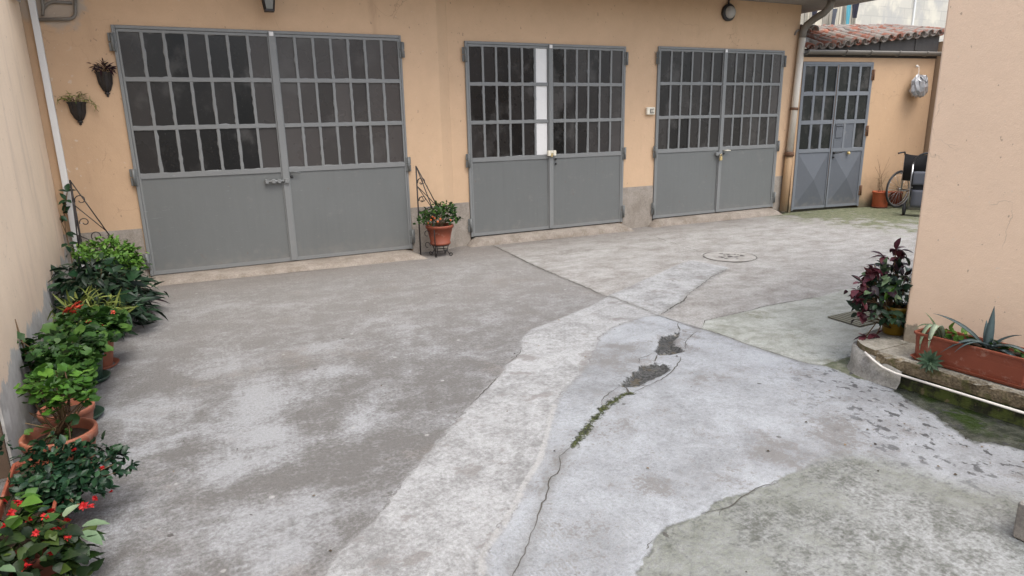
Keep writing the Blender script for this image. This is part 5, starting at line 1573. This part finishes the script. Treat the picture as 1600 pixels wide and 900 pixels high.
strap(mb, [(0, 0, 0), (-.01, .04, .09), (-.02, .09, .13)], .010, .1)
mb.build('leaves', M['leaf_strap'], r)
bush(r, [((.015, -.08, .03), (.025, .09, .025))], 34, 'oval', .05, M['leaf_bright'], 71, name='low_foliage')
bush(r, [((.015, -.36, .03), (.025, .12, .025))], 22, 'oval', .06, M['leaf_ger'], 72, name='sprouts')
r = thing('succulent', 'green rosette succulent hanging over the ledge edge below the window box', 'plant', (3.655, 2.135, .225))
mb = MB(); rng = random.Random(3)
ax = Vector((-.75, -.5, .35)).normalized()
for ring, (nn, L, op) in enumerate(((5, .022, .35), (8, .042, .8), (11, .058, 1.25), (13, .062, 1.6))):
    for k in range(nn):
        a = 2 * math.pi * (k + ring * .37) / nn
        u = ax.orthogonal().normalized(); v = ax.cross(u)
        d = ax * math.cos(op) + (u * math.cos(a) + v * math.sin(a)) * math.sin(op)
        add_leaf(mb, Vector((0, 0, 0)) + ax * (.03 - ring * .010), d, ax, L * 1.15, 'lance', rng.uniform(.1, .7) if ring else .9, -.2, .3, rng)
mb.tube([(.02, .015, -.03), (.0, 0, 0)], .006, 6)
mb.build('rosette', M['leaf_succ'], r)

# ---- cable along the ledge
b = MB()
pts = [(3.62, 2.51, .165), (3.612, 2.44, .135), (3.612, 2.38, .112), (3.618, 2.30, .100), (3.635, 2.15, .099), (3.66, 1.9, .098), (3.688, 1.64, .097), (3.70, 1.60, .097), (3.705, 1.575, .125), (3.712, 1.545, .17), (3.73, 1.50, .20), (3.80, 1.35, .20), (3.84, 1.0, .20)]
b.tube(pts[:7], .0075, 8); b.tube(pts[6:], .0045, 8)
tag(b.build('cable', M['rope']), 'off-white cable running along the front of the stone ledge', 'cable')

# ---- grey concrete trough at the right edge
r = thing('concrete_trough', 'small grey concrete trough standing on the rough concrete', 'planter', (2.825, 1.0, 0), R(0))
b = MB(); b.box((-.14, -.2, 0), (.20, .17, .155), bev=.008); b.build('trough', M['trough_grey'], r)
bush(r, [((.06, 0, .15), (.12, .14, .04))], 40, 'oval', .04, M['leaf_dark'], 81, low=0)

# ---- terracotta pots by the annex
r = thing('flower_pot', 'orange terracotta pot by the tan wall left of the wheelchair wheel', 'flower pot', (10.70, 7.47, 0))
pot(r, (0, 0, .01), .135, .27, M['terra_orange'], taper=.9, saucer=1.0)
mb = MB(); rng = random.Random(15)
for k in range(9):
    a = rng.uniform(0, 6.3)
    mb.tube([(rng.uniform(-.08, .08), rng.uniform(-.05, .05), .25), (rng.uniform(-.12, .12), .02, .5), (rng.uniform(-.2, .25), .05, rng.uniform(.5, .85))], .003, 5, rng.random(), r2=.0015)
mb.build('dry_stems', M['stem'], r)
r = thing('flower_pot', 'low orange terracotta pot behind the spokes of the wheelchair wheel', 'flower pot', (11.10, 7.46, 0))
pot(r, (0, 0, 0), .10, .25, M['terra_plastic'], taper=.9)

# ---- hanging plastic bag
r = thing('hanging_bag', 'crumpled grey plastic bag hanging from a string on the tan wall', 'bag', (11.27, 7.44, 2.2))
b = MB(); b.tube([(.0, .02, .14), (-.005, 0, .0), (-.01, 0, -.06)], .004, 6); b.lathe([(0, 0), (.02, 0), (.02, .03), (0, .035)], (0, .07, .14), 8, 'Y'); b.build('string', M['rope'], r)
b = MB(); rng = random.Random(4)
prof = [(.05, .0), (.11, -.03), (.15, -.10), (.17, -.2), (.175, -.28), (.14, -.34), (.06, -.36), (0, -.34)]
rows_ = []
n = 22
for i, (rr, zz) in enumerate(prof):
    rows_.append(b.verts([(.01 + rr * math.cos(a) * (1 + rng.uniform(-.16, .16)), -.02 + rr * .62 * math.sin(a) * (1 + rng.uniform(-.25, .2)), zz + rng.uniform(-.02, .02)) for a in np.linspace(0, 2 * math.pi, n, endpoint=False)]))
for a, c in zip(rows_, rows_[1:]):
    for k in range(n): b.addf([a + k, a + (k + 1) % n, c + (k + 1) % n, c + k])
b.build('bag', M['bag'], r)
b = MB()
b.tube([(-.06, -.06, -.01), (-.05, -.12, -.09), (.01, -.14, -.13), (.06, -.11, -.06), (.09, -.06, -.01)], .009, 6); b.build('bag_handle', M['bag'], r)

# ---- wheelchair (faces local +x)
r = thing('wheelchair', 'folded-back black wheelchair with a large spoked wheel by the tan wall', 'wheelchair', (10.89, 7.02, 0), R(-3))
WR = .32
def wheel(y, rad, name='wheel', x=0, spokes=24, hand=True, tw=.016):
    b = MB(); c = (x, y, rad)
    b.tube(arc(c, rad - tw, 0, 2 * math.pi, 44, (1, 0, 0), (0, 0, 1)), tw, 8, cap=False)
    wo = b.build(name, M['rubber'], r)
    b = MB(); b.tube(arc(c, rad - tw * 2.2, 0, 2 * math.pi, 44, (1, 0, 0), (0, 0, 1)), .009, 8, cap=False); b.lathe([(0, -.03), (.022, -.03), (.022, .03), (0, .03)], c, 14, 'Y')
    b.build('rim', M['steel'], wo)
    b = MB()
    for k in range(spokes):
        a = 2 * math.pi * k / spokes; a2 = a + (.35 if k % 2 else -.35)
        b.tube([(x + .02 * math.cos(a2), y + (.02 if k % 2 else -.02), rad + .02 * math.sin(a2)), (x + (rad - tw * 2.2) * math.cos(a), y, rad + (rad - tw * 2.2) * math.sin(a))], .0018, 4)
    b.build('spokes', M['steel'], wo)
    if hand:
        s = 1 if y > 0 else -1
        b = MB(); b.tube(arc((x, y + s * .035, rad), rad - .05, 0, 2 * math.pi, 44, (1, 0, 0), (0, 0, 1)), .009, 8, cap=False); b.build('push_rim', M['steel'], wo)
wheel(.27, WR); wheel(-.27, WR)
for y in (.22, -.22):
    b = MB(); c = (.42, y, .085)
    b.tube(arc(c, .07, 0, 2 * math.pi, 24, (1, 0, 0), (0, 0, 1)), .015, 8, cap=False); b.lathe([(0, -.015), (.06, -.012), (.06, .012), (0, .015)], c, 16, 'Y'); b.build('caster', M['rubber'], r)
b = MB()
for y in (.215, -.215):
    b.tube([(-.02, y, .30), (-.03, y, .92)], .012, 8); b.tube([(-.02, y, .48), (.42, y, .48), (.45, y, .42), (.44, y, .16)], .012, 8); b.tube([(-.02, y, .30), (.42, y, .28)], .012, 8)
    b.tube([(-.03, y, .68), (.30, y, .68), (.33, y, .62), (.33, y, .48)], .011, 8); b.tube([(.45, y, .42), (.58, y, .16), (.60, y, .10)], .011, 8)
b.tube([(0, -.27, WR), (0, .27, WR)], .012, 8); b.tube([(.1, -.21, .28), (.3, .21, .47)], .010, 8); b.tube([(.1, .21, .28), (.3, -.21, .47)], .010, 8)
b.build('frame', M['steel'], r)
b = MB(); b.box((0, -.21, .47), (.42, .21, .495), bev=.01); b.build('seat', M['blackcloth'], r)
b = MB(); nn = 8; rows_ = []
for i in range(nn + 1):
    v = -.21 + .42 * i / nn; s = .02 * math.sin(math.pi * i / nn)
    rows_.append(b.verts([(-.035 + s * -1 - .004, v, .48), (-.045 - s, v, .92 - .02 * math.sin(math.pi * i / nn)), (-.030 - s, v, .92 - .02 * math.sin(math.pi * i / nn)), (-.02 - s, v, .48)]))
for a, c in zip(rows_, rows_[1:]):
    for k in range(4): b.addf([a + k, a + (k + 1) % 4, c + (k + 1) % 4, c + k], k % 2 == 0)
b.build('backrest', M['blackcloth'], r)
for y in (.215, -.215):
    b = MB(); b.tube([(-.03, y, .90), (-.05, y, .945), (-.15, y, .94), (-.20, y, .93)], .014, 8); b.build('push_handle', M['black'], r)
    b = MB(); b.box((.02, y - .025, .685), (.30, y + .025, .71), bev=.01); b.build('armrest', M['black'], r)
    b = MB(); b.box((.55, y - .08, .085), (.68, y + .08, .10), bev=.005); b.build('footrest', M['black'], r)

# ---- shopping trolley with grey bag, front towards the yard
r = thing('shopping_trolley', 'grey two-pocket shopping trolley with an arched handle in front of the wheelchair', 'trolley', (10.27, 6.46, 0), R(34))
b = MB()
for y in (-.19, .19): b.tube([(0, y, .10), (.0, y, .42), (.03, y, .62), (.07, y, .80)], .012, 8)
for z in (.13, .45): b.tube([(0, -.19, z), (0, .19, z)], .009, 8)
b.tube([(.0, -.19, .15), (.0, .19, .15)], .009, 8); b.tube([(.06, -.24, .10), (.06, .24, .10)], .009, 8)
b.build('frame', M['steel'], r)
b = MB(); b.tube([(.07, -.19, .80)] + arc((.10, 0, .80), .19, math.pi, 0, 16, (0, 1, 0), (.12, 0, .9)) + [(.07, .19, .80)], .016, 8); b.build('handle', M['black'], r)
for y in (-.235, .235):
    b = MB(); c = (.06, y, .10)
    b.lathe([(0, -.022), (.085, -.022), (.098, -.014), (.10, 0), (.098, .014), (.085, .022), (0, .022)], c, 24, 'Y'); w_ = b.build('wheel', M['rubber'], r)
    b = MB(); b.lathe([(0, -.027), (.05, -.026), (.05, .026), (0, .027)], c, 16, 'Y'); b.build('hub', M['greycloth'], w_)
def soft_box(a, c, seed, mat, name):
    rng = random.Random(seed); b = MB(); n = 7
    x0, y0, z0 = a; x1, y1, z1 = c
    rings = []
    for k in range(n + 1):
        t = k / n; z = z0 + (z1 - z0) * t; bul = .018 * math.sin(math.pi * t)
        P = []
        for j in range(20):
            an = 2 * math.pi * j / 20
            ca, sa = math.cos(an), math.sin(an)
            sx = math.copysign(abs(ca) ** .45, ca); sy = math.copysign(abs(sa) ** .45, sa)
            P.append(((x0 + x1) / 2 + (x1 - x0) / 2 * sx * (1 + bul * 2) + rng.uniform(-.004, .004), (y0 + y1) / 2 + (y1 - y0) / 2 * sy * (1 + bul) + rng.uniform(-.004, .004), z + rng.uniform(-.004, .004)))
        rings.append(b.verts(P))
    for a_, c_ in zip(rings, rings[1:]):
        for j in range(20): b.addf([a_ + j, a_ + (j + 1) % 20, c_ + (j + 1) % 20, c_ + j], True)
    b.addf([rings[0] + j for j in range(19, -1, -1)]); b.addf([rings[-1] + j for j in range(20)])
    return b.build(name, mat, r)
soft_box((-.12, -.17, .16), (.14, .17, .42), 1, M['greycloth'], 'lower_bag')
soft_box((-.10, -.16, .425), (.10, .16, .56), 2, M['blackcloth'], 'middle_pocket')
soft_box((-.13, -.17, .50), (-.105, .17, .70), 3, M['greycloth'], 'flap')
soft_box((-.10, -.165, .565), (.08, .165, .69), 4, M['greycloth'], 'upper_bag')

# ---- small litter on the concrete
rng = random.Random(77)
mb = MB()
for k in range(95):
    if k < 45:
        x = rng.gauss(3.25, .30); y = rng.gauss(1.75, .35)
        if x > lx(y) - .03 or x < 2.2: continue
    else:
        x = rng.uniform(-.3, 3.4); y = rng.uniform(1.4, 6.5)
    a = rng.uniform(0, 6.3)
    add_leaf(mb, (x, y, gz(x, y) + .004), (math.cos(a), math.sin(a), rng.uniform(0, .2)), (rng.uniform(-.3, .3), rng.uniform(-.3, .3), 1), rng.uniform(.006, .018), 'broad', rng.random(), .1, .4, rng)
tag(mb.build('leaf_litter', leafmat('dead_leaf', (.02, .016, .012), (.06, .045, .03), (.20, .14, .08), .8, 0)), 'scattered dead leaf bits on the concrete yard', 'litter', kind='stuff')
